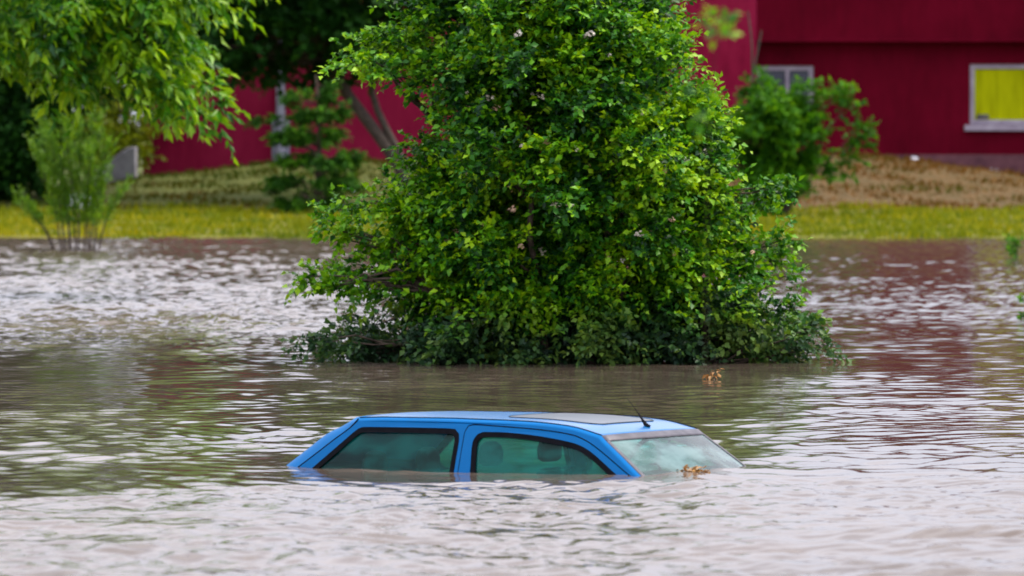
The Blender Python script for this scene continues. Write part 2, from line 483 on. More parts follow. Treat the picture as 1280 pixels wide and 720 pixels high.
def to_side(px, py):
    """a direction of sight met with the flank of the car -> (u, z)"""
    r = ray(px, py); o = Vector((0, 0, H_CAM)) - CAR_O
    ou, os_, oz = o.dot(FWD), o.dot(RGT), o.z
    ru, rs, rz = r.dot(FWD), r.dot(RGT), r.z
    t = (HALF - os_) / rs
    for _ in range(12):
        u, z = ou + ru * t, oz + rz * t
        t = (half_w(u, z) - os_) / rs
    return (ou + ru * t, oz + rz * t)

def S(*pp): return [to_side(*q) for q in pp]

def spline(pts, step=0.02):
    """Catmull-Rom through points of any dimension"""
    P = [np.asarray(q, float) for q in pts]
    P = [2 * P[0] - P[1]] + P + [2 * P[-1] - P[-2]]
    out = []
    for a in range(1, len(P) - 2):
        p0, p1, p2, p3 = P[a - 1:a + 3]
        n = max(1, int(np.linalg.norm(p2 - p1) / step))
        for k in range(n):
            t = k / n
            out.append(0.5 * ((2 * p1) + (p2 - p0) * t + (2 * p0 - 5 * p1 + 4 * p2 - p3) * t * t + (3 * p1 - p0 - 3 * p2 + p3) * t ** 3))
    out.append(P[-2])
    return out

def extend(pts, z):
    (u0, z0), (u1, z1) = pts[-2], pts[-1]
    t = (z - z1) / (z0 - z1) if abs(z0 - z1) > 1e-6 else 0
    return (u1 + (u0 - u1) * t, z)

ZB = -0.12
def down(pts, z=ZB):
    """carry both ends of an open outline down below the water"""
    pts = [tuple(q) for q in pts]
    a = extend([pts[1], pts[0]], z); b = extend([pts[-2], pts[-1]], z)
    return [a] + pts + [b]

def offset_poly(pts, d):
    P = np.asarray(pts, float); n = len(P)
    area = 0.5 * np.sum(P[:, 0] * np.roll(P[:, 1], -1) - np.roll(P[:, 0], -1) * P[:, 1])
    sg = 1 if area > 0 else -1
    e = np.roll(P, -1, 0) - P
    e /= np.linalg.norm(e, axis=1)[:, None] + 1e-9
    nrm = np.stack([-e[:, 1], e[:, 0]], 1) * sg
    m = nrm + np.roll(nrm, 1, 0)
    m /= np.maximum(np.linalg.norm(m, axis=1)[:, None], 0.4)
    c = np.clip(np.sum(m * nrm, 1), 0.5, 1)[:, None]
    return (P + m * d / c).tolist()

def dens(pts, step=0.03):
    out = []
    n = len(pts)
    for k in range(n):
        a, b = np.asarray(pts[k]), np.asarray(pts[(k + 1) % n])
        c = max(1, int(np.linalg.norm(b - a) / step))
        for t in range(c): out.append(tuple(a + (b - a) * t / c))
    return out

def lp(u, s, z): return (u, -s, z)                    # car-local point, s to the right

def side_pt(q, sgn=1, off=0.0): return lp(q[0], sgn * (half_w(q[0], q[1]) + off), q[1])

def side_panel(mb, outer, holes, sgn, off=0.0, thick=0.022):
    loops = [dens(outer)] + [dens(h) for h in holes]
    flat = [q for L in loops for q in L]
    tris = tessellate_polygon([[Vector((q[0], q[1], 0)) for q in L] for L in loops])
    n = len(flat)
    vs = [lp(u, sgn * (half_w(u, z) + off), z) for u, z in flat] + [lp(u, sgn * (half_w(u, z) + off - thick), z) for u, z in flat]
    fs = [tuple(t) for t in tris] + [tuple(k + n for k in t[::-1]) for t in tris]
    b = 0
    for L in loops:
        m = len(L)
        for k in range(m):
            k2 = (k + 1) % m
            fs.append((b + k, b + k2, n + b + k2, n + b + k))
        b += m
    mb.add(vs, fs)

# outlines met on the flank
seam = S((447.7, 523.7), (437.5, 534.5), (417, 549.7), (397, 565.2), (377.6, 580))
strip = S((447.7, 522.6), (475, 521.8), (502.5, 522.3), (560, 523.2), (600, 524.7), (635, 526), (672.5, 528.4), (710, 533.1), (728.8, 537.8), (749.4, 544.6))
apill = S((749.4, 544.6), (755, 550.9), (772, 567.6), (788.8, 584.7))
quart = S((395.9, 580), (423, 556.5), (444, 538.5), (451, 534.6), (460, 533.6), (510, 534.2), (562, 535.5), (570, 537.3), (573.8, 542.2), (574, 549.7), (568.5, 583.2))
doorw = S((588, 583.8), (590, 557.5), (593, 547.8), (597.5, 542.4), (604, 539.9), (635, 540.6), (672.5, 544.8), (710, 551.9), (728.8, 558.4), (743.8, 568.8), (764.4, 587.5))
doors = S((573.6, 583.2), (579.7, 547), (582, 538), (586, 532.2), (592, 530.8), (616, 532.2), (672.5, 536.9), (710, 542.5), (728.8, 549), (747.5, 561.3), (778.4, 587.5))

strip3 = [np.array(q) for q in spline(strip, 0.05)]
ap_full = [np.array(q) for q in spline(down([apill[0]] + apill[1:])[1:], 0.04)]
seam_full = [np.array(q) for q in spline(down(seam)[1:], 0.04)]
quart_l = [tuple(q) for q in spline(down(quart), 0.02)]
doorw_l = [tuple(q) for q in spline(down(doorw), 0.02)]
doors_l = [tuple(q) for q in spline(down(doors), 0.02)]

RAIL = 0.021                                           # rolled cant rail between flank and roof
top_line = strip3 + ap_full[1:]                        # rear top corner -> windscreen foot
tl = np.array(top_line)
tg = np.gradient(tl, axis=0); tg /= np.linalg.norm(tg, axis=1)[:, None]
nin = np.stack([tg[:, 1], -tg[:, 0]], 1)               # inwards (down / back)
low_line = tl + nin * RAIL
outer = [tuple(q) for q in low_line] + [(float(tl[-1][0]) - 0.05, -0.22), (float(seam_full[-1][0]) + 0.012, -0.22)] \
        + [(q[0] + 0.008, q[1]) for q in seam_full[::-1][:-1] if q[1] < low_line[0][1] - 0.008]

m_, nt_, p_, o_ = new_mat('blue_paint')
pn = noise(nt_, 2.5, 5)
pr = ramp(nt_, pn.outputs['Fac'], [(0.3, (0.0, 0.120, 0.345)), (0.7, (0.0, 0.138, 0.40))])
nt_.links.new(pr.outputs[0], p_.inputs['Base Color'])
p_.inputs['Roughness'].default_value = 0.45
p_.inputs['Specular IOR Level'].default_value = 0.03
p_.inputs['Coat Weight'].default_value = 0.5; p_.inputs['Coat Roughness'].default_value = 0.05
p_.inputs['Coat Weight'].default_value = 0.13
M['paint'] = m_
M['paint_roof'] = m_.copy(); M['paint_roof'].node_tree.nodes['Principled BSDF'].inputs['Coat Weight'].default_value = 1.0
M['paint_roof'].node_tree.nodes['Principled BSDF'].inputs['Coat Roughness'].default_value = 0.22
M['rubber'] = mottled('rubber', (0.002, 0.002, 0.004), (0.005, 0.005, 0.008), 20, 0.6, spec=0.06)
M['trim_grey'] = mottled('trim_grey', (0.05, 0.045, 0.06), (0.10, 0.09, 0.11), 12, 0.45)
M['fabric'] = mottled('seat_fabric', (0.012, 0.014, 0.018), (0.03, 0.032, 0.04), 40, 0.9)
M['lining'] = mottled('lining', (0.25, 0.27, 0.26), (0.36, 0.38, 0.37), 20, 0.9)
M['plastic'] = mottled('dash_plastic', (0.012, 0.013, 0.014), (0.03, 0.03, 0.032), 25, 0.6)

def glass_mat(name, tint, fog_col, fog, ior=1.5):
    m, nt, p, out = new_mat(name)
    nt.nodes.remove(p)
    t = nt.nodes.new('ShaderNodeBsdfTransparent'); t.inputs['Color'].default_value = (*tint, 1)
    g = nt.nodes.new('ShaderNodeBsdfGlossy'); g.inputs['Roughness'].default_value = 0.02
    d = nt.nodes.new('ShaderNodeBsdfDiffuse'); d.inputs['Color'].default_value = (*fog_col, 1)
    tl_ = nt.nodes.new('ShaderNodeBsdfTranslucent'); tl_.inputs['Color'].default_value = (*fog_col, 1)
    fm = nt.nodes.new('ShaderNodeMixShader'); fm.inputs[0].default_value = 0.5
    nt.links.new(d.outputs[0], fm.inputs[1]); nt.links.new(tl_.outputs[0], fm.inputs[2])
    n = noise(nt, 3.0, 5, stretch=(1, 1, 2.2))
    mr = nt.nodes.new('ShaderNodeMapRange')
    mr.inputs['From Min'].default_value = 0.40; mr.inputs['From Max'].default_value = 0.60
    mr.inputs['To Min'].default_value = fog * 0.35; mr.inputs['To Max'].default_value = min(1, fog * 1.6)
    nt.links.new(n.outputs['Fac'], mr.inputs['Value'])
    m1 = nt.nodes.new('ShaderNodeMixShader')
    nt.links.new(mr.outputs[0], m1.inputs[0]); nt.links.new(t.outputs[0], m1.inputs[1]); nt.links.new(fm.outputs[0], m1.inputs[2])
    fr = nt.nodes.new('ShaderNodeFresnel'); fr.inputs['IOR'].default_value = ior
    m2 = nt.nodes.new('ShaderNodeMixShader')
    nt.links.new(fr.outputs[0], m2.inputs[0]); nt.links.new(m1.outputs[0], m2.inputs[1]); nt.links.new(g.outputs[0], m2.inputs[2])
    nt.links.new(m2.outputs[0], out.inputs['Surface'])
    return m
M['glass_side'] = glass_mat('green_side_glass', (0.30, 0.86, 0.80), (0.008, 0.31, 0.27), 0.26, 1.2)
M['glass_door'] = glass_mat('misted_door_glass', (0.30, 0.86, 0.80), (0.018, 0.36, 0.31), 0.30, 1.22)
M['glass_front'] = glass_mat('windscreen_glass', (0.45, 0.75, 0.74), (0.28, 0.44, 0.44), 0.55, 1.4)

car = empty('sunken_car', (CAR_O.x, CAR_O.y, -0.95), -TH)
tag(car, 'bright blue small hatchback sunk to its windows in brown flood water', 'car')
CZ = 0.95
class CB(MB):
    def build(self, name, mat, parent=None, **k):
        if parent is car: self.v = [(a, b, c + CZ) for a, b, c in self.v]
        return super().build(name, mat, parent, **k)
class CL(MB):                                       # sub-parts share the parent's frame
    def build(self, name, mat, parent=None, **k):
        self.v = [(a, b, c + CZ) for a, b, c in self.v]
        return super().build(name, mat, parent, **k)


# body: flanks, rolled rails and the drowned lower hull
body = CB()
for sgn in (1, -1):
    side_panel(body, outer, [offset_poly(quart_l, -0.0), offset_poly(doors_l, -0.004)], sgn)
    P = []
    for a, b in zip(low_line, tl):
        row = []
        for k in range(7):
            t = k / 6
            q = a + (b - a) * t
            inn = 0.020 * (t ** 2.2)
            row.append(lp(q[0], sgn * (half_w(q[0], q[1]) - inn), q[1]))
        P.append(row)
    body.grid(P)
prof = [(-1.62, -0.30, 0.62), (-1.60, -0.12, 0.66), (-1.2, -0.10, 0.76), (-0.5, -0.10, 0.80), (0.6, -0.10, 0.80), (1.25, -0.12, 0.78), (1.6, -0.17, 0.74), (2.0, -0.26, 0.68), (2.12, -0.42, 0.6)]
P = []
for u, zt, hw in prof:
    row = []
    for a in np.linspace(0, 2 * np.pi, 25)[:-1]:
        c, s_ = math.cos(a), math.sin(a)
        yy = hw * np.sign(c) * abs(c) ** 0.35
        zc = (zt - 0.78) / 2; hz = (zt + 0.78) / 2
        row.append((u, yy, zc + hz * np.sign(s_) * abs(s_) ** 0.35))
    P.append(row + [row[0]])
body.grid(P)
body.add(P[0][:-1], [tuple(range(24))]); body.add(P[-1][:-1], [tuple(range(24))])
body.build('body', M['paint'], car)

# roof
NR, NW = len(strip3), 25
ws = np.sin(np.linspace(-np.pi / 2, np.pi / 2, NW))
def camber(w): return 0.014 * (1 - abs(w) ** 2.4)
BF = 0.075
def roof_pt(f, w, lift=0.0):
    k = f * (NR - 1); a = int(min(k, NR - 2)); t = k - a
    q = strip3[a] * (1 - t) + strip3[a + 1] * t
    hw = half_w(q[0], q[1]) - 0.020
    bulge = BF * f ** 6 - 0.05 * (1 - f) ** 6
    edge = min(1, (1 - f) / 0.06) if f > 0.94 else 1
    return lp(q[0] + bulge * (1 - w * w), w * hw, q[1] + camber(w) * (0.75 + 0.25 * edge) + lift)
rf = CB()
rf.grid([[roof_pt(f, w) for w in ws] for f in np.linspace(0, 1, 60)])
roof = rf.build('roof', M['paint_roof'], car, thick=0.012, angle=60)
for sgn in (1, -1):
    st = CL()
    st.tube([np.array(roof_pt(f, sgn * 0.995, 0.002)) for f in np.linspace(0.0, 1, 50)], 0.0042, 6)
    st.build('drip_strip', M['rubber'], roof)
# sunroof panel
m_, nt_, p_, o_ = new_mat('sunroof_glass')
sn = noise(nt_, 6, 3); sr = ramp(nt_, sn.outputs['Fac'], [(0.3, (0.07, 0.085, 0.11)), (0.7, (0.10, 0.115, 0.14))])
nt_.links.new(sr.outputs[0], p_.inputs['Base Color']); p_.inputs['Roughness'].default_value = 0.3
M['sunroof'] = m_
sp = CL()
F0, F1, W1 = 0.52, 0.90, 0.66
def sr_pt(a, w, lift):
    # rounded rectangle in (f, w)
    return roof_pt(F0 + (F1 - F0) * a, W1 * w, lift)
rows = []
for a in np.linspace(0, 1, 24):
    e = min(a, 1 - a) / 0.18
    lim = 1 if e >= 1 else 0.80 + 0.20 * math.sqrt(1 - (1 - e) ** 2)
    rows.append([sr_pt(a, w * lim, 0.003) for w in np.linspace(-1, 1, 17)])
sp.grid(rows)
sp.build('sunroof', M['sunroof'], roof, thick=0.004, angle=60)
seal = CL()
loop = [np.array(r_[0]) for r_ in rows] + [np.array(q) for q in rows[-1][1:]] + [np.array(r_[-1]) for r_ in rows[::-1][1:]] + [np.array(q) for q in rows[0][::-1][1:]]
seal.tube(loop, 0.0022, 5)
seal.build('sunroof_seal', M['rubber'], roof)

# windscreen
def ws_pt(jf, w, lift=0.0):
    n = len(ap_full); k = jf * (n - 1); a = int(min(k, n - 2)); t = k - a
    q = ap_full[a] * (1 - t) + ap_full[a + 1] * t
    hw = half_w(q[0], q[1]) - 0.020
    b = BF + (0.15 - BF) * jf
    c = camber(w) * 0.75 * (1 - jf) ** 1.2
    return lp(q[0] + b * (1 - w * w) + lift, w * hw, q[1] + c + lift * 0.6)
g = CB()
g.grid([[ws_pt(jf, w, -0.003) for w in np.linspace(-0.965, 0.965, 25)] for jf in np.linspace(0.055, 1, 22)])
wind = g.build('windscreen', M['glass_front'], car, angle=60)
fr = CL()
fr.grid([[ws_pt(jf, w, 0.002) for w in np.linspace(-1, 1, 25)] for jf in np.linspace(0.0, 0.085, 4)])
for sgn in (1, -1):
    fr.grid([[ws_pt(jf, sgn * w, 0.002) for w in np.linspace(0.955, 1.0, 3)] for jf in np.linspace(0.08, 1, 22)])
fr.build('windscreen_seal', M['trim_grey'], wind, thick=0.006, angle=60)
mir = CL().box(0.0, 0.03, -0.10, 0.10, 0.0, 0.055)
hp = Vector(ws_pt(0.22, 0.0)) + Vector((-0.10, 0, -0.02))
mir.v = [(a + hp.x, b + hp.y, c + hp.z - 0.03) for a, b, c in mir.v]
mir.tube([np.array(hp) + [0.02, 0, 0.0], np.array(ws_pt(0.14, 0.0)) - [0.01, 0, 0]], 0.009, 6)
mir.build('rear_view_mirror', M['plastic'], car, bevel=0.008)
for (w0, w1, j0) in ((0.72, 0.08, 0.80), (-0.05, -0.62, 0.80)):
    wp = CL()
    wp.tube([np.array(ws_pt(j0 - 0.02 * k, w0 + (w1 - w0) * k / 6, 0.012)) for k in range(7)], 0.006, 6)
    wp.build('wiper', M['rubber'], car)

# tailgate
def tg_pt(jf, w, lift=0.0):
    n = len(seam_full); k = jf * (n - 1); a = int(min(k, n - 2)); t = k - a
    q = seam_full[a] * (1 - t) + seam_full[a + 1] * t
    hw = half_w(q[0], q[1]) - 0.004
    back = 0.205 * (1 - 0.55 * (1 - min(1, jf / 0.24)) ** 2) * (1 - abs(w) ** 9)
    c = camber(w) * max(0, 1 - jf / 0.25)
    return lp(q[0] - back - 0.004 - lift, w * hw, q[1] + c)
wt = np.sign(np.linspace(-1, 1, 61)) * (1 - (1 - np.abs(np.linspace(-1, 1, 61))) ** 2.2)
tgm = CB()
tgm.grid([[tg_pt(jf, w) for w in wt] for jf in np.linspace(0, 1, 26)])
tail = tgm.build('tailgate', M['paint'], car, thick=0.015, angle=50)
for sgn in (1, -1):
    ts = CL(); ts.tube([np.array(side_pt(q, sgn, -0.002)) for q in seam_full], 0.0045, 5); ts.build('tailgate_seal', M['rubber'], tail)
rw = CL(); rw.grid([[tg_pt(jf, w, 0.004) for w in np.linspace(-0.78, 0.78, 17)] for jf in np.linspace(0.14, 0.85, 14)])
rw.build('rear_window', M['glass_side'], tail, thick=0.003, angle=50)

# doors and windows
for sgn in (1, -1):
    db = CB()
    din = offset_poly(doors_l, 0.004)
    side_panel(db, din, [doorw_l], sgn, 0.003)
    door = db.build('door', M['paint'], car)
    for lst, par, nm in ((doorw_l, door, 'door_window'), (quart_l, car, 'quarter_window')):
        inner = offset_poly(lst, 0.034)
        gl = CL()
        loop = dens(offset_poly(lst, 0.012))
        tris = tessellate_polygon([[Vector((q[0], q[1], 0)) for q in loop]])
        gl.add([side_pt(q, sgn, -0.012) for q in loop], [tuple(t) for t in tris])
        go = gl.build(nm, M['glass_door'] if par is door else M['glass_side'], par, angle=60)
        rb = CL()
        side_panel(rb, offset_poly(lst, 0.0005), [inner], sgn, 0.001, 0.03)
        rb.build('window_seal', M['rubber'], go if par is door else go)
    sl = CL()
    sl.tube([np.array(side_pt(q, sgn, -0.004)) for q in doors_l], 0.004, 5)
    sl.build('door_seal', M['rubber'], door)

# aerial
ae = CB()
apos = Vector(roof_pt(0.955, -0.02))
bpts = [np.array(apos) + np.array(q) for q in ((0.012, 0, -0.006), (-0.005, 0, 0.012), (-0.035, 0.004, 0.045), (-0.062, 0.008, 0.078))]
ae.tube(bpts, [0.022, 0.013, 0.007, 0.005], 8)
aer = ae.build('aerial', M['rubber'], car)
wh = CL(); wh.tube([bpts[-1], bpts[-1] + np.array([-0.055, 0.01, 0.055]), bpts[-1] + np.array([-0.10, 0.02, 0.095])], [0.0028, 0.0020, 0.0012], 6)
wh.build('whip', M['rubber'], aer)

# interior
def seat(u, y, w, top):
    b = CB(); P = []
    for k, (du, z, hw) in enumerate(((0.10, -0.75, w), (0.02, -0.3, w), (-0.06, 0.0, w * 0.96), (-0.10, top - 0.10, w * 0.85), (-0.115, top - 0.05, w * 0.6))):
        ring = []
        for a in np.linspace(0, 2 * np.pi, 17):
            ring.append((u + du + 0.07 * math.sin(a), y + hw * np.sign(math.cos(a)) * abs(math.cos(a)) ** 0.5, z))
        P.append(ring)
    b.grid(P); b.add(P[-1][:-1], [tuple(range(16))])
    s_ = b.build('seat', M['fabric'], car)
    h = CL()
    P = []
    for z, k in ((0.0, 0.6), (0.02, 0.95), (0.08, 1.0), (0.13, 0.8), (0.15, 0.4)):
        P.append([(u - 0.13 + 0.045 * k * math.sin(a), y + 0.12 * k * np.sign(math.cos(a)) * abs(math.cos(a)) ** 0.6, top - 0.02 + z) for a in np.linspace(0, 2 * np.pi, 17)])
    h.grid(P); h.add(P[-1][:-1], [tuple(range(16))])
    h.build('headrest', M['fabric'], s_)
seat(0.10, -0.34, 0.24, 0.05); seat(0.10, 0.34, 0.24, 0.05)
seat(-0.80, -0.30, 0.26, -0.03); seat(-0.80, 0.30, 0.26, -0.03)
CB().box(0.78, 1.12, -0.58, 0.58, -0.4, 0.005).build('dashboard', M['plastic'], car, bevel=0.03)
swh = CB()
cc = np.array([0.66, 0.34, 0.02])
swh.tube([cc + 0.185 * np.array([0.35 * math.sin(a), math.cos(a), 0.94 * math.sin(a)]) for a in np.linspace(0, 2 * np.pi, 33)], 0.014, 6)
swh.tube([cc + [0, -0.18, 0], cc + [0.01, 0, -0.02], cc + [0, 0.18, 0]], 0.018, 6)
swh.build('steering_wheel', M['plastic'], car)

# yellow-brown leaves caught against the foot of the windscreen
def leaf_pile(name, loc, n, spread, size, rng, label, cat, hz=0.02):
    p = np.clip(rng.normal(0, 1, (n, 3)), -1.5, 1.5) * np.array(spread)
    p[:, 2] = np.abs(p[:, 2]) + 0.004
    d = rng.normal(0, 1, (n, 3)) * [1, 1, 0.35]
    v, f, t = leaf_cloud(p, d, 0.03, 2, size, size * 0.6, rng=rng, tint0=rng.uniform(0, 0.9, n), flat=1.2)
    o = mesh_np(name, v, f, M['leaf_dry'], None, {'tint': t})
    o.location = loc
    tag(o, label, cat)
    return o
lq = ws_pt(0.66, 0.42)
q = CAR_O + FWD * (lq[0] + 0.05) + RGT * (-lq[1])
leaf_pile('floating_leaf_clump', (q.x, q.y, 0.026), 46, (0.040, 0.022, 0.006), 0.034, np.random.default_rng(3),
          'clump of orange brown leaves floating against the car windscreen', 'leaf clump')
q = on_z(893, 474)
g_ = np.random.default_rng(4)
tw = np.array(spline([(0, 0.05, -0.05), (0.0, 0.02, 0.03), (-0.015, -0.01, 0.09), (0.01, -0.02, 0.15)], 0.02))
v1, f1 = tube_np(tw, np.linspace(0.006, 0.002, len(tw)), 5)
wt_ = empty('withered_twig', (q.x, q.y, -0.02))
tag(wt_, 'withered twig with drooping tan leaves sticking out of the water before the big bush', 'twig')
mesh_np('stem', v1, f1, M['bark'], wt_, smooth=True)
pw = np.repeat(tw[4:-1] * [1, 1, 0.75], 2, 0); dw = g_.normal(0, 1, pw.shape) * [1, 1, 0.3]
v, f, t = leaf_cloud(pw, dw, 0.05, 2, 0.055, 0.022, rng=g_, tint0=g_.uniform(0, 0.7, len(pw)), droop=0.6)
mesh_np('leaves', v, f, M['leaf_dry'], wt_, {'tint': t})

# ------------------------------------------------------------------ the big flowering bush
rng = np.random.default_rng(101)
DB = 65.6
sc = DB / F_PX
prof_y = np.array([-150, -110, -60, 0, 30, 60, 90, 120, 150, 180, 220, 250, 280, 320, 345, 370, 400, 425, 445, 458])
prof_l = np.array([640, 570, 530, 520, 495, 505, 510, 520, 515, 505, 490, 470, 460, 470, 480, 480, 480, 470, 450, 450])
prof_r = np.array([720, 790, 835, 848, 862, 895, 920, 935, 945, 955, 965, 970, 972, 968, 975, 985, 985, 985, 980, 975])
cx0 = (700 - 640) * sc
N = 330
ys = rng.uniform(-140, 452, N * 3)
wgt = np.interp(ys, prof_y, prof_r - prof_l)
ys = ys[rng.random(len(ys)) < wgt / 560][:N]
ins = np.interp(ys, [-150, 0, 60, 240, 330, 400], [50, 56, 52, 46, 30, 6])
inl = np.interp(ys, [-150, 0, 60, 100, 200, 250, 330, 400], [50, 30, 36, 38, 38, 40, 28, 6])
lx = (np.interp(ys, prof_y, prof_l) + inl - 640) * sc; rx = (np.interp(ys, prof_y, prof_r) - ins * 1.12 - 640) * sc
ph = rng.uniform(0, 2 * np.pi, len(ys)); rr = np.sqrt(rng.uniform(0.10, 0.93, len(ys)))
hw = (rx - lx) / 2; mid = (rx + lx) / 2
lump = 1 + 0.10 * np.sin(3 * ph + ys * 0.02) + 0.07 * np.sin(5 * ph - ys * 0.035)
zz = H_CAM + (HORIZON - ys) * sc
df = np.interp(ys, [-140, 0, 180, 330, 450], [0.6, 0.95, 1.05, 0.72, 0.50])
cl = np.stack([mid + hw * rr * lump * np.cos(ph) * 0.97, DB + df * hw * rr * lump * np.sin(ph), zz], 1)
tips = [(408, 72), (425, 60), (442, 48), (455, 90), (480, 45), (470, 75), (500, 60), (405, 262), (412, 285), (440, 250), (430, 300), (378, 345), (400, 352), (420, 340), (440, 330),
        (385, 440), (400, 425), (425, 415), (440, 440), (418, 446), (1012, 345), (1005, 300), (985, 255), (995, 320), (1040, 412), (1030, 398), (1010, 385), (1030, 440), (1005, 425), (1020, 452),
        (968, 235), (1062, 455)]
tips = [(x + 24 if y < 100 and x < 510 else (x + 6 if x < 700 else x - 30) if y > 240 else x, y) for x, y in tips]
tp = np.array([np.array(at(x, y, DB + rng.uniform(-0.6, 0.6))) for x, y in tips])
tp[:, 2] = np.maximum(tp[:, 2], 0.10)
cl[:, 2] = np.maximum(cl[:, 2], 0.12)
axis_ = np.array([cx0, DB, 0])
more = []
for q in tp:
    hub = np.array([cx0 + np.sign(q[0] - cx0) * 0.5, DB, max(0.15, q[2] - 0.15)])
    for fr_ in (0.12, 0.24, 0.38):
        more.append(q + (hub - q) * fr_ + rng.normal(0, 0.07, 3) * [1, 1, 0.6])
tp = np.concatenate([tp, np.array(more)]); tp[:, 2] = np.maximum(tp[:, 2], 0.08)
cc = np.array([cx0, DB, 1.9])
out = cl - cc; out[:, 2] *= 0.5
out_t = tp - cc; out_t[:, 2] *= 0.15
base = np.array([cx0, DB, -0.9])
stems = []
for k in range(11):
    a = k * 2.4 + 0.3
    sprd = 0.5 + 0.7 * ((k * 7) % 5) / 5
    top = np.array([cx0 + math.cos(a) * sprd * 1.25, DB + 0.35 + math.sin(a) * sprd * 0.55, 1.7 + 1.7 * ((k * 3) % 4) / 4])
    b0 = base + np.array([math.cos(a) * 0.25, math.sin(a) * 0.25, 0])
    t = np.linspace(0, 1, 10)[:, None]
    pts = b0 + (top - b0) * t + np.array([math.cos(a), math.sin(a), 0]) * 0.35 * np.sin(np.pi * t) + rng.normal(0, 0.03, (10, 3))
    stems.append((pts, np.linspace(0.055, 0.015, 10)))
bush = empty('flowering_bush', tuple(base))
tag(bush, 'big dense green bush with pale blossoms standing in flood water behind the blue car', 'bush')
v, f = branches(stems, np.concatenate([cl[::2], tp]), 0.022, rng)
mesh_np('stems', rel(v, base), f, M['bark'], bush, smooth=True)
nc = 130
ci = np.stack([np.clip(rng.normal(0, 0.6, nc), -1, 1), DB + 0.2 + np.clip(rng.normal(0, 0.5, nc), -1, 1), rng.uniform(0.15, 3.2, nc)], 1)
ci[:, 0] = cx0 + 0.1 + ci[:, 0] * np.interp(ci[:, 2], [0, 1.5, 3.2], [1.45, 1.2, 0.65])
cl = np.concatenate([cl, ci]); out = np.concatenate([out, ci - cc])
P1 = clumps_to_twigs(cl, out, 38, 0.11, 0.30, rng, 0.30, 0.80)
P2 = clumps_to_twigs(tp, out_t, 9, 0.06, 0.19, rng, 0.15, 0.7)
p = np.concatenate([P1[0], P2[0]]); d = np.concatenate([P1[1], P2[1]]); LL = np.concatenate([P1[2], P2[2]])
ct = np.concatenate([np.clip(rng.beta(0.8, 1.35, len(cl)) * 0.85 - 0.08, 0, 1)[P1[3]], rng.uniform(0.2, 0.6, len(tp))[P2[3]]])
v, f, t = leaf_cloud(p, d, LL, 12, 0.066, 0.044, ang=55, droop=0.2, sag=0.2, rng=rng, tint0=np.clip(ct + rng.normal(0, 0.1, len(p)), 0, 1), young=0.42, flat=0.85)
ok = v.reshape(-1, 5, 3)[:, :, 2].min(1) > -0.02
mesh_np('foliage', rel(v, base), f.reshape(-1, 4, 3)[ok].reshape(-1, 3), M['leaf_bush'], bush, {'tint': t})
# blossoms: small flat clusters of petals
def blossom_mesh(nm, mat, rg):
    vs, fs = [], []
    for c in range(9):
        o = rg.normal(0, 0.028, 3); o[2] *= 0.5
        nrm = unit(np.array([0, -0.5, 0.9]) + rg.normal(0, 0.4, 3))
        a = unit(np.cross(nrm, [1, 0.2, 0])); b = np.cross(nrm, a)
        for k in range(5):
            th = k * 2 * np.pi / 5
            e = a * math.cos(th) + b * math.sin(th); s_ = np.cross(nrm, e)
            i0 = len(vs)
            vs += [o, o + e * 0.012 - s_ * 0.008 + nrm * 0.003, o + e * 0.021 + nrm * 0.004, o + e * 0.012 + s_ * 0.008 + nrm * 0.003]
            fs.append((i0, i0 + 1, i0 + 2, i0 + 3))
    me = bpy.data.meshes.new(nm); me.from_pydata([tuple(x) for x in vs], [], fs); me.materials.append(mat)
    return me
bms = [blossom_mesh('blossom', M['petal'], rng), blossom_mesh('blossom', M['petal_old'], rng)]
bl = [(738, 42, 0), (732, 45, 0), (648, 42, 0), (677, 121, 0), (670, 118, 0), (729, 137, 1), (760, 70, 0), (805, 140, 0), (580, 115, 0), (612, 122, 0), (585, 135, 1), (620, 135, 1),
      (712, 258, 0), (694, 258, 1), (695, 256, 0), (676, 312, 0), (650, 308, 1), (679, 316, 0), (720, 186, 0), (683, 178, 1), (800, 292, 0), (812, 291, 1), (855, 289, 0), (840, 275, 1),
      (778, 326, 0), (816, 212, 1), (832, 215, 1), (880, 190, 0), (640, 262, 1), (586, 218, 1), (570, 290, 1), (604, 280, 1), (940, 316, 1), (842, 318, 1), (760, 320, 1), (655, 182, 0), (857, 200, 0), (560, 300, 1)]
fl = cl[cl[:, 1] < DB]
for x, y, k in bl:
    c = np.array(at(x, y, DB))
    dd = np.hypot(fl[:, 0] - c[0], fl[:, 2] - c[2])
    near_ = fl[dd < 0.28]
    dist = (near_[:, 1].min() if len(near_) else DB - 1.2) - 0.16
    o = bpy.data.objects.new('blossom', bms[k]); link(o, bush)
    o.location = Vector(at(x, y, dist)) - Vector(base)
    o.rotation_euler = (rng.uniform(-0.4, 0.4), rng.uniform(-0.4, 0.4), rng.uniform(0, 6))
    o.scale = [rng.uniform(0.5, 0.9)] * 3

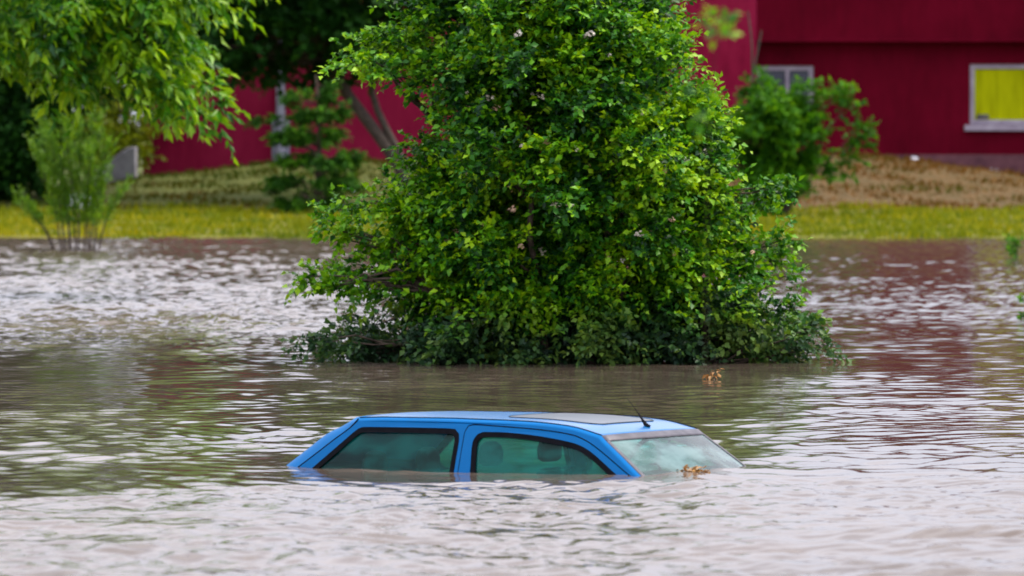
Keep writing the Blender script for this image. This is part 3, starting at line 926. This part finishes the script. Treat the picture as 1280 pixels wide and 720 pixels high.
# ------------------------------------------------------------------ overhanging ash-leaved tree, upper left
rng = np.random.default_rng(55)
DT = 90.0; SC = DT / 42.0
root0 = np.array(at(-470, 300, DT + 1.5)); root0[2] = -1.0
lt = empty('overhanging_tree', tuple(root0))
tag(lt, 'bright green tree hanging its leafy branches into the upper left over the flood', 'tree')
trunk = np.array([root0, root0 + [0.1, 0, 2.0], root0 + [0.4, -0.1, 4.0], root0 + [0.7, -0.2, 6.0], root0 + [1.0, -0.2, 8.5], root0 + [1.2, -0.2, 10.2]])
stems = [(np.array(spline(trunk, 0.3)), np.linspace(0.30, 0.07, len(spline(trunk, 0.3))))]
def pp(*l): return np.array([np.array(at(x, y, DT + dz * SC)) for x, y, dz in l])
limbs_ = [pp((-330, -230, 1.0), (-150, -190, 0.5), (30, -120, 0.0), (140, -40, -0.3), (185, 50, -0.3), (206, 110, -0.3)),
          pp((-330, -330, 0.6), (-100, -300, 0.2), (100, -220, 0.2), (230, -110, 0.4), (290, -10, 0.4)),
          pp((-330, -160, 0.9), (-160, -110, 0.6), (-30, -70, 0.6), (60, -20, 0.3), (85, 20, 0.1), (88, 90, 0.0)),
          pp((-330, -130, 0.9), (-200, -60, 0.9), (-80, -10, 0.9), (0, 30, 0.7)),
          pp((-150, -190, 0.5), (60, -60, 0.6), (120, 30, 0.5), (140, 90, 0.5), (150, 140, 0.4)),
          pp((-330, -420, 0.6), (-150, -470, 0.4), (60, -430, 0.6), (180, -300, 0.8)),
          pp((185, 50, -0.3), (228, 88, -0.3), (254, 118, -0.3))]
for l in limbs_:
    s_ = np.array(spline(l, 0.12)); stems.append((s_, np.linspace(0.05, 0.010, len(s_))))
stems[-1] = (stems[-1][0], np.linspace(0.006, 0.003, len(stems[-1][0])))
# clump spots in the picture band plus the crown above it
spots = []
def scatter(n, x0, x1, y0, y1, dz=0.7):
    for _ in range(n): spots.append((rng.uniform(x0, x1), rng.uniform(y0, y1), rng.uniform(-dz, dz)))
scatter(46, -60, 90, -60, 55); scatter(34, 80, 150, -60, 55); scatter(30, 145, 198, -60, 72); scatter(26, 180, 246, -90, -4); scatter(4, 175, 196, 60, 90)
scatter(14, 180, 215, 20, 105); scatter(6, -60, 30, 45, 60); scatter(8, 75, 120, 40, 95)
scatter(110, -500, 260, -480, -60, 1.6)
spots += [(198, 96, -.3), (208, 118, -.3), (216, 132, -.3), (256, 122, -.3), (78, 85, 0.1), (92, 98, 0.1), (190, 118, 0.2), (262, -8, .4), (270, -20, .4)]
cl = pp(*spots)
v, f = branches(stems, cl, 0.014, rng, k=5, hang=True)
mesh_np('trunk', rel(v, root0), f, M['bark'], lt, smooth=True)
out = cl - np.array([cl[:, 0].mean() - 1.5, DT + 1.0, 4.5]); out[:, 2] *= 0.3
per = 13
p, d, L, idx = clumps_to_twigs(cl, out, per, 0.085 * SC, 0.15 * SC, rng, -0.35, 0.8)
ct = rng.uniform(0.0, 0.65, len(cl))
v, f, t = leaf_cloud(p, d, L, 7, 0.084 * SC, 0.031 * SC, ang=48, droop=0.45, sag=0.35, jit=0.25, rng=rng, tint0=np.clip(ct[idx] + rng.normal(0, 0.12, len(p)), 0, 1), young=0.35)
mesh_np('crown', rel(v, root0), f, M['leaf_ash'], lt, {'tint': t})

# ------------------------------------------------------------------ far-bank planting
def blob(n, x0, x1, y0, y1, D, dd, rng, shell=0.25):
    """clump centres in an ellipsoid given by its sighted extent"""
    a = np.array(at((x0 + x1) / 2, (y0 + y1) / 2, D))
    rx_ = (x1 - x0) / 2 * D / F_PX; rz_ = (y1 - y0) / 2 * D / F_PX
    u = unit(rng.normal(0, 1, (n, 3))) * (rng.uniform(shell, 1, n) ** (1 / 2.2))[:, None]
    c = a + u * np.array([rx_, dd, rz_])
    return c, u

def gz(x, y): return float(ground_z(x, y))

# dark tree at the far left
rng = np.random.default_rng(61)
D = 157.0
c1, o1 = blob(260, -230, 262, -230, 140, D, 2.8, rng); c2, o2 = blob(280, -140, 92, 30, 244, D - 1, 1.6, rng)
cl = np.concatenate([c1, c2]); out = np.concatenate([o1, o2])
b0 = np.array(at(5, 230, D)); b0[2] = gz(b0[0], b0[1]) - 0.1
st = [(np.array(spline([b0, b0 + [0.1, 0, 2.5], b0 + [-0.2, 0, 4.5], b0 + [-0.5, 0, 6.8]], 0.5)), 0)]
st = [(st[0][0], np.linspace(0.28, 0.06, len(st[0][0])))]
make_plant('broadleaf_tree', 'tall dark green tree at the far left edge of the bank', 'tree', b0, st, cl, out, 11, 0.30, 0.45, 9, 0.16, 0.11, M['leaf_dark'], M['bark'], rng, r_branch=0.05)

# dark leaning tree in the middle
rng = np.random.default_rng(62)
D = 152.0
cl, out = blob(280, 150, 580, -270, 66, D, 3.0, rng)
c2, o2 = blob(100, 215, 540, -10, 92, D - 0.5, 1.8, rng)
cl = np.concatenate([cl, c2]); out = np.concatenate([out, o2])
b0 = np.array(at(522, 236, D)); b0[2] = gz(b0[0], b0[1]) - 0.1
def px_line(D, *l): return np.array([np.array(at(x, y, D)) for x, y in l])
s1 = np.array(spline(np.concatenate([[b0], px_line(D, (497, 205), (470, 165), (447, 135), (425, 100), (405, 40), (392, -50), (385, -150))]), 0.3))
s2 = np.array(spline(np.concatenate([[b0 + [0.05, 0.1, 0]], px_line(D, (503, 200), (482, 160), (465, 115), (470, 60), (480, -60))]), 0.3))
s3 = np.array(spline(px_line(D, (500, 110), (490, 85), (480, 40)), 0.3))
st = [(s1, np.linspace(0.15, 0.05, len(s1))), (s2, np.linspace(0.10, 0.03, len(s2))), (s3, np.linspace(0.05, 0.03, len(s3)))]
make_plant('broadleaf_tree', 'dark green tree with two leaning trunks left of the big bush', 'tree', b0, st, cl, out, 11, 0.28, 0.45, 10, 0.17, 0.12, M['leaf_dark'], M['bark_grey'], rng, r_branch=0.045)

# layered green shrub before the downpipe
rng = np.random.default_rng(63)
D = 148.5
b0 = np.array(at(398, 268, D)); b0[2] = gz(b0[0], b0[1]) - 0.05
cs, os_ = [], []
for zc, half, px0, nn_ in ((252, 42, 395, 20), (226, 52, 393, 24), (196, 50, 400, 22), (166, 42, 390, 18), (140, 34, 402, 14), (118, 26, 388, 9)):
    for _ in range(nn_):
        a = rng.uniform(0, 6.28); r0 = half * math.sqrt(rng.uniform(0.1, 1))
        q = np.array(at(px0 + r0 * math.cos(a), zc + rng.normal(0, 4) + r0 * 0.10, D)); q[1] += r0 * math.sin(a) * D / F_PX
        cs.append(q); os_.append([math.cos(a), math.sin(a), 0.0])
cs.append(np.array(at(352, 148, D))); os_.append([-1, 0, 0]); cs.append(np.array(at(330, 152, D))); os_.append([-1, 0, 0])
sp_ = np.array(spline([b0, b0 + [0, 0, 1.0], b0 + [0.03, 0, 2.0], b0 + [-0.05, 0, 2.9]], 0.2))
make_plant('layered_shrub', 'conifer like green shrub with tiered branches on the bank by the grey downpipe', 'shrub', b0, [(sp_, np.linspace(0.09, 0.02, len(sp_)))], np.array(cs), np.array(os_), 13, 0.055, 0.25, 11, 0.10, 0.05, M['leaf_fir'], M['bark'], rng, r_branch=0.02, upbias=-0.12, spread=0.33)

# green shrub right of the bush
rng = np.random.default_rng(64)
D = 146.5
b0 = np.array(at(978, 272, D)); b0[2] = gz(b0[0], b0[1]) - 0.05
c1, o1 = blob(60, 900, 1030, 130, 215, D, 1.0, rng); c2, o2 = blob(16, 920, 990, 116, 175, D, 0.8, rng); c3, o3 = blob(26, 925, 1000, 180, 262, D, 0.8, rng)
c2 = np.concatenate([c2, c3]); o2 = np.concatenate([o2, o3])
ex = px_line(D, (1050, 118), (1056, 135), (1032, 125), (1072, 165), (1066, 182), (1008, 118), (955, 104), (1055, 200), (1035, 212))
cl = np.concatenate([c1, c2, ex]); out = np.concatenate([o1, o2, ex - np.array(at(1000, 190, D))])
st = []
for x1, y1 in ((960, 170), (980, 150), (1005, 165), (1030, 170), (1050, 185)):
    q = np.array(spline([b0 + rng.normal(0, 0.06, 3) * [1, 1, 0], np.array(at(985 + (x1 - 985) * 0.35, 230, D)), np.array(at(x1, y1, D))], 0.15))
    st.append((q, np.linspace(0.035, 0.012, len(q))))
for tw in (((936, 130), (944, 80), (952, 38)), ((940, 120), (940, 60), (935, 14))):
    q = np.array(spline(px_line(D, *tw), 0.2)); st.append((q, np.linspace(0.022, 0.016, len(q))))
make_plant('green_shrub', 'mid green shrub with bare stems beside the right side of the big bush', 'shrub', b0, st, cl, out, 15, 0.11, 0.30, 9, 0.13, 0.08, M['leaf_mid'], M['bark_grey'], rng, r_branch=0.015)

# lime shrub behind the concrete ramp and the willow sapling in the shallows
rng = np.random.default_rng(65)
D = 161.2
cl, out = blob(110, 92, 180, 108, 224, D, 0.8, rng)
b0 = np.array(at(140, 230, D)); b0[2] = gz(b0[0], b0[1]) - 0.05
q = np.array(spline([b0, b0 + [0.05, 0, 0.8], b0 + [0, 0, 1.6]], 0.2))
make_plant('lime_shrub', 'rounded yellow green shrub at the left corner of the red building', 'shrub', b0, [(q, np.linspace(0.08, 0.03, len(q)))], cl, out, 10, 0.18, 0.30, 9, 0.11, 0.07, M['leaf_olive'], M['bark'], rng, r_branch=0.02)

rng = np.random.default_rng(66)
D = 123.0
b0 = np.array(on_z(98, 312)); D = b0[1]; b0[2] = -0.3
st, cs, os_ = [], [], []
for x0, x1, y1 in ((70, 28, 255), (78, 45, 190), (82, 52, 150), (90, 62, 175), (95, 82, 160), (98, 100, 165), (105, 120, 150), (112, 135, 185), (118, 128, 225), (122, 152, 240), (68, 38, 268), (88, 75, 200), (110, 112, 195)):
    q = np.array(spline([np.array(at(x0, 318, D + rng.uniform(-.3, .3))), np.array(at(x0 + (x1 - x0) * 0.35, 312 + (y1 - 312) * 0.5, D)), np.array(at(x1, y1, D + rng.uniform(-.3, .3)))], 0.12))
    st.append((q, np.linspace(0.018, 0.005, len(q))))
    for k in range(4, len(q)):
        cs.append(q[k]); os_.append([(x1 - x0) * 0.01, rng.normal(0, 0.2), 1.0])
make_plant('willow_sapling', 'feathery pale green willow sapling rising from the shallow water at left', 'sapling', b0, st, np.array(cs), np.array(os_), 7, 0.045, 0.24, 9, 0.09, 0.022, M['leaf_willow'], M['bark_grey'], rng, r_branch=0.004, spread=0.35, upbias=0.5, ang=30)

# little plants at the right edge
for (x, y, yb, s, lab) in ((1268, 300, 322, 1.0, 'small green sprig poking from the water at the right edge near the far bank'), (1284, 378, 398, 0.55, 'tiny green sprig cut by the right edge nearer than the other sprig')):
    rng = np.random.default_rng(int(x))
    b0 = np.array(on_z(x + 4, yb)); D = b0[1]; b0[2] = -0.1
    q = np.array(spline([b0, np.array(at(x + 3, (y + yb) / 2, D)), np.array(at(x, y, D))], 0.05))
    cl = q[len(q) // 2:] + rng.normal(0, 0.05 * s, (len(q) - len(q) // 2, 3)); out = rng.normal(0, 1, cl.shape)
    make_plant('water_sprig', lab, 'plant', b0, [(q, np.linspace(0.012, 0.004, len(q)))], cl, out, 6, 0.04 * s, 0.16 * s, 6, 0.09 * s, 0.05 * s, M['leaf_mid'], M['bark'], rng, r_branch=0.004)

# thin sapling close to the camera, far out of focus
rng = np.random.default_rng(67)
D = 25.0
b0 = np.array(at(885, 900, D)); b0[2] = -0.1
q = np.array(spline([b0, np.array(at(882, 500, D)), np.array(at(884, 250, D)), np.array(at(888, 120, D)), np.array(at(902, 20, D))], 0.1))
cl = np.array([np.array(at(x, y, D)) for x, y in ((900, 24), (908, 32), (894, 36), (903, 40), (866, 112), (874, 150))])
make_plant('near_sapling', 'thin blurred sapling with a single tuft of leaves in front of the bush', 'sapling', b0, [(q, np.linspace(0.0007, 0.0006, len(q)))], cl, rng.normal(0, 1, cl.shape), 3, 0.014, 0.04, 4, 0.042, 0.026, M['leaf_ash'], M['bark'], rng, r_branch=0.001)

# ------------------------------------------------------------------ red building
def render_wall(name, c0, c1):
    m, nt, p, out = new_mat(name)
    n1 = noise(nt, 0.5, 6); n2 = noise(nt, 6, 5, stretch=(1, 1, 0.25))
    mx = nt.nodes.new('ShaderNodeMath'); mx.operation = 'MULTIPLY_ADD'
    nt.links.new(n2.outputs['Fac'], mx.inputs[0]); mx.inputs[1].default_value = 0.45; nt.links.new(n1.outputs['Fac'], mx.inputs[2])
    r = ramp(nt, mx.outputs[0], [(0.45, tuple(0.5 * q for q in c0)), (0.62, c0), (0.95, c1)])
    nt.links.new(r.outputs[0], p.inputs['Base Color']); p.inputs['Roughness'].default_value = 0.75
    p.inputs['Specular IOR Level'].default_value = 0.06
    n3 = noise(nt, 40, 3); b = bump(nt, n3.outputs['Fac'], 0.01); nt.links.new(b.outputs[0], p.inputs['Normal'])
    return m
M['red_wall'] = render_wall('red_wall', (0.092, 0.0, 0.008), (0.135, 0.0008, 0.013))
M['red_lit'] = render_wall('red_wall_lit', (0.22, 0.006, 0.034), (0.30, 0.014, 0.054))  # lighter copy of the wall red, the wing's stronger light put into its colour
M['frame'] = mottled('window_frame', (0.26, 0.22, 0.28), (0.36, 0.32, 0.38), 5, 0.5)
M['blind'] = mottled('yellow_blind', (0.30, 0.33, 0.001), (0.45, 0.49, 0.002), 1.6, 0.7, spec=0.05, stretch=(3.5, 1, 0.5))
M['pane_dark'] = mottled('dark_pane', (0.004, 0.006, 0.02), (0.01, 0.014, 0.04), 2, 0.08)
M['pipe'] = mottled('pipe_grey', (0.22, 0.22, 0.30), (0.34, 0.34, 0.42), 3, 0.5)
M['concrete'] = mottled('concrete', (0.22, 0.21, 0.25), (0.36, 0.35, 0.40), 2.5, 0.9, bmp=0.02)
M['roof_dark'] = mottled('roof_sheet', (0.05, 0.045, 0.045), (0.10, 0.09, 0.09), 3, 0.7)
M['white'] = mottled('white_plastic', (0.62, 0.62, 0.68), (0.80, 0.80, 0.84), 4, 0.5)

WD = 162.0
k = WD / F_PX
def bx(px): return (px - 640) * k
def bz(py): return H_CAM + (HORIZON - py) * k
bld = empty('red_building', (bx(700), WD, 0.5))
tag(bld, 'long crimson rendered building with white framed windows above the far bank', 'building')
OB = Vector(bld.location)
class BB(MB):
    def build(self, name, mat, parent=None, **k):
        self.v = [(a - OB.x, b - OB.y, c - OB.z) for a, b, c in self.v]
        return super().build(name, mat, parent, **k)
top = 6.2
BK = WD + 11
# right part: recessed ground floor with window openings, oversailing upper storey, projecting bay
def wall_holes(mb, x0, x1, z0, z1, holes, y, t):
    xs = sorted({x0, x1, *[h[0] for h in holes], *[h[1] for h in holes]}); zs = sorted({z0, z1, *[h[2] for h in holes], *[h[3] for h in holes]})
    for a, b in zip(xs[:-1], xs[1:]):
        for c, d in zip(zs[:-1], zs[1:]):
            if any(h[0] <= a and b <= h[1] and h[2] <= c and d <= h[3] for h in holes): continue
            mb.box(a, b, y, y + t, c, d)
X0, X1 = bx(945), bx(1700)
w_r = (bx(1212), bx(1336), bz(156), bz(80)); w_l = (bx(930), bx(1017), bz(140), bz(82))
ww = BB(); hl = [w_r, (X0, w_l[1], w_l[2], w_l[3])]
wall_holes(ww, X0, X1, 0.2, bz(52), hl, WD, 0.35)
ww.build('wall', M['red_wall'], bld, smooth=False)
wu = BB().box(X0 + 0.002, X1, WD - 0.32, BK, bz(50), top); wu.build('upper_storey', M['red_wall'], bld, smooth=False)
BB().box(X0 + 0.003, X1 - 0.01, WD - 0.40, WD - 0.321, bz(53), bz(49)).build('ledge', M['red_wall'], bld, bevel=0.015)
BB().box(bx(846), X0, WD - 0.36, BK, 0.2, top + 0.02).build('bay', M['red_lit'], bld, bevel=0.03)
BB().box(bx(178), bx(846) - 0.003, WD, BK, 0.2, top - 0.6).build('wing', M['red_lit'], bld, smooth=False)
BB().box(bx(1040), X1 + 0.02, WD - 0.045, WD - 0.003, 0.2, float(wall_base(9.5)) + 0.22).build('plinth', mottled('plinth', (0.07, 0.02, 0.03), (0.14, 0.05, 0.06), 3, 0.9), bld, bevel=0.01)
BB().box(bx(170), X1 + 0.3, WD - 0.7, BK + 0.3, top + 0.025, top + 0.2).build('roof', M['roof_dark'], bld, bevel=0.02)
BB().box(X0 + 0.01, X1 - 0.01, WD + 0.6, BK - 0.01, 0.2, bz(52) - 0.02).build('inner_block', M['roof_dark'], bld, smooth=False)
def window(x0, x1, z0, z1, pane, mull, fw=0.11, sill=True):
    fr = BB(); y0, y1 = WD + 0.04, WD + 0.13
    fr.box(x0 + .002, x0 + fw, y0, y1, z0 + .002, z1 - .002); fr.box(x1 - fw, x1 - .002, y0, y1, z0 + .002, z1 - .002)
    fr.box(x0 + fw, x1 - fw, y0 + .002, y1 - .002, z1 - fw, z1 - .003); fr.box(x0 + fw, x1 - fw, y0 + .002, y1 - .002, z0 + .003, z0 + fw)
    for m in mull: fr.box(m - 0.04, m + 0.04, y0 + .004, y1 - .004, z0 + fw, z1 - fw)
    w = fr.build('window', M['frame'], bld, bevel=0.012)
    BB().box(x0 + fw - .01, x1 - fw + .01, y0 + 0.05, y0 + 0.06, z0 + fw - .01, z1 - fw + .01).build('pane', pane, w, smooth=False)
    if sill: BB().box(x0 - 0.12, x1 + 0.12, WD - 0.12, WD + 0.037, z0 - 0.14, z0 - 0.004).build('sill', M['frame'], w, bevel=0.015)
    return w
w1 = window(*w_r, M['blind'], [])
BB().box(bx(1221), bx(1236), WD + 0.055, WD + 0.075, bz(149), bz(143)).build('latch', M['roof_dark'], w1, bevel=0.01)
window(X0 + 0.02, w_l[1], w_l[2], w_l[3], M['pane_dark'], [bx(984)])
dp = BB()
dp.tube([(bx(351), WD - 0.10, 0.9), (bx(351), WD - 0.10, bz(30)), (bx(352), WD - 0.10, top - 0.3)], 0.105, 10)
for zz_ in (1.5, 3.0, 4.6): dp.tube([(bx(351), WD - 0.10, zz_), (bx(351), WD - 0.10, zz_ + 0.05)], 0.125, 10)
dp.build('downpipe', M['pipe'], bld)
BB().box(bx(351) - 0.2, bx(351) + 0.2, WD - 0.03, WD - 0.003, bz(212), bz(150)).build('wall_panel', M['pipe'], bld, bevel=0.01)
BB().box(bx(206), bx(219), WD - 0.06, WD - 0.003, bz(110), bz(88)).build('meter_box', M['pipe'], bld, bevel=0.015)

# concrete ramp wall at the building's left end
rp = empty('concrete_ramp', (bx(155), WD - 2.3, 0.4))
tag(rp, 'pale grey concrete ramp wall at the left end of the red building', 'ramp')
mb = MB()
xa, xb = bx(126) - rp.location.x, bx(177) - rp.location.x
outl = [(xa, 0.0), (xb, 0.0), (xb, bz(183) - 0.4), (xb - 0.18, bz(184) - 0.4), (xa, bz(214) - 0.4)]
vs = [(a, -0.25, b) for a, b in outl] + [(a, 0.55, b) for a, b in outl]
n = len(outl)
mb.add(vs, [tuple(range(n)), tuple(range(n, 2 * n))] + [(q, (q + 1) % n, n + (q + 1) % n, n + q) for q in range(n)])
mb.build('ramp_wall', M['concrete'], rp, bevel=0.02)
MB().box(xa - 0.25, xb - 0.3, -0.9, -0.26, -0.1, bz(234) - 0.4 + 0.06).build('step', M['concrete'], rp, bevel=0.02)

# white tank on the grass, litter below the wall
D = 150.0
q = at(100, 263, D)
tk = empty('white_tank', (q.x, q.y, gz(q.x, q.y)))
tag(tk, 'small white plastic tank with dark opening on the grass behind the willow sapling', 'tank')
mb = MB(); P = []
for z, s_ in ((0.0, 0.92), (0.03, 1.0), (0.24, 1.0), (0.31, 0.9), (0.34, 0.6)):
    P.append([(0.28 * s_ * np.sign(math.cos(a)) * abs(math.cos(a)) ** 0.5, 0.2 * s_ * np.sign(math.sin(a)) * abs(math.sin(a)) ** 0.5, z) for a in np.linspace(0, 2 * np.pi, 25)])
mb.grid(P); mb.add(P[-1][:-1], [tuple(range(24))]); mb.build('tank_shell', M['white'], tk)
mb = MB(); mb.tube([(0.06, -0.19, 0.22), (0.06, -0.235, 0.22)], 0.055, 12); mb.add([(0.06 + 0.05 * math.cos(a), -0.236, 0.22 + 0.05 * math.sin(a)) for a in np.linspace(0, 6.28, 13)[:-1]], [tuple(range(12))])
mb.build('opening', M['rubber'], tk)
def lump(name, x, y, D, s, label, cat, mat, seed):
    g_ = np.random.default_rng(seed)
    bm = bmesh.new(); bmesh.ops.create_icosphere(bm, subdivisions=2, radius=1)
    for v_ in bm.verts: v_.co = Vector((v_.co.x * s[0], v_.co.y * s[1], v_.co.z * s[2])) * (1 + 0.22 * g_.normal())
    me = bpy.data.meshes.new(name); bm.to_mesh(me); bm.free(); me.materials.append(mat)
    o = link(bpy.data.objects.new(name, me)); q = at(x, y, D)
    o.location = (q.x, q.y, gz(q.x, q.y) + s[2] * 0.5)
    tag(o, label, cat)
lump('white_bag', 1143, 207, 161.0, (0.11, 0.08, 0.07), 'crumpled white bag lying at the foot of the red wall', 'bag', M['white'], 5)
lump('pale_stone', 1238, 217, 161.2, (0.22, 0.12, 0.05), 'flat pale stone at the wall foot below the yellow window', 'stone', M['concrete'], 6)

# ------------------------------------------------------------------ light
world = bpy.data.worlds.new('World'); scene.world = world; world.use_nodes = True
nt = world.node_tree; bg = nt.nodes['Background']
SUN_EL, SUN_AZ = R(60), R(80)           # azimuth clockwise from north (+Y): high on the right
sky = nt.nodes.new('ShaderNodeTexSky'); sky.sky_type = 'NISHITA'; sky.sun_disc = False
sky.sun_elevation = SUN_EL; sky.sun_rotation = SUN_AZ; sky.dust_density = 3.0; sky.air_density = 1.0
tc = nt.nodes.new('ShaderNodeTexCoord'); n = nt.nodes.new('ShaderNodeTexNoise'); n.inputs['Scale'].default_value = 2.2; n.inputs['Detail'].default_value = 6
mp = nt.nodes.new('ShaderNodeMapping'); mp.inputs['Scale'].default_value = (1, 1, 2.5)
nt.links.new(tc.outputs['Generated'], mp.inputs[0]); nt.links.new(mp.outputs[0], n.inputs['Vector'])
cr = ramp(nt, n.outputs['Fac'], [(0.30, (0.70, 0.70, 0.70)), (0.60, (1, 1, 1))])
cc_ = ramp(nt, n.outputs['Fac'], [(0.35, (0.62, 0.63, 0.72)), (0.65, (1.0, 0.99, 1.02))])
mul = nt.nodes.new('ShaderNodeMixRGB'); mul.blend_type = 'MULTIPLY'; mul.inputs[0].default_value = 1; mul.inputs[2].default_value = (7.3, 7.4, 7.95, 1)
nt.links.new(cc_.outputs[0], mul.inputs[1])
sxyz = nt.nodes.new('ShaderNodeSeparateXYZ'); nt.links.new(tc.outputs['Generated'], sxyz.inputs[0])
grd = nt.nodes.new('ShaderNodeMapRange'); nt.links.new(sxyz.outputs['Z'], grd.inputs['Value'])
grd.inputs['From Min'].default_value = 0.15; grd.inputs['From Max'].default_value = 0.95
grd.inputs['To Min'].default_value = 0.88; grd.inputs['To Max'].default_value = 1.65
mul2 = nt.nodes.new('ShaderNodeMixRGB'); mul2.blend_type = 'MULTIPLY'; mul2.inputs[0].default_value = 1
nt.links.new(mul.outputs[0], mul2.inputs[1]); nt.links.new(grd.outputs[0], mul2.inputs[2])
mx = nt.nodes.new('ShaderNodeMixRGB')
nt.links.new(cr.outputs[0], mx.inputs[0]); nt.links.new(sky.outputs[0], mx.inputs[1]); nt.links.new(mul2.outputs[0], mx.inputs[2])
nt.links.new(mx.outputs[0], bg.inputs['Color']); bg.inputs['Strength'].default_value = 0.125

sd = bpy.data.lights.new('sun', 'SUN'); sd.energy = 2.2; sd.angle = R(10); sd.color = (1, 0.91, 0.74)
so = link(bpy.data.objects.new('sun', sd))
dirv = Vector((math.sin(SUN_AZ) * math.cos(SUN_EL), math.cos(SUN_AZ) * math.cos(SUN_EL), math.sin(SUN_EL)))
so.rotation_euler = (-dirv).to_track_quat('-Z', 'Y').to_euler(); so.location = (0, 0, 60)

vs_ = scene.view_settings
vs_.view_transform = 'Standard'; vs_.look = 'None'; vs_.gamma = 1; vs_.exposure = 0.85
vs_.use_curve_mapping = False
scene.cycles.max_bounces = 8
scene.cycles.transparent_max_bounces = 16
scene.cycles.sample_clamp_indirect = 4
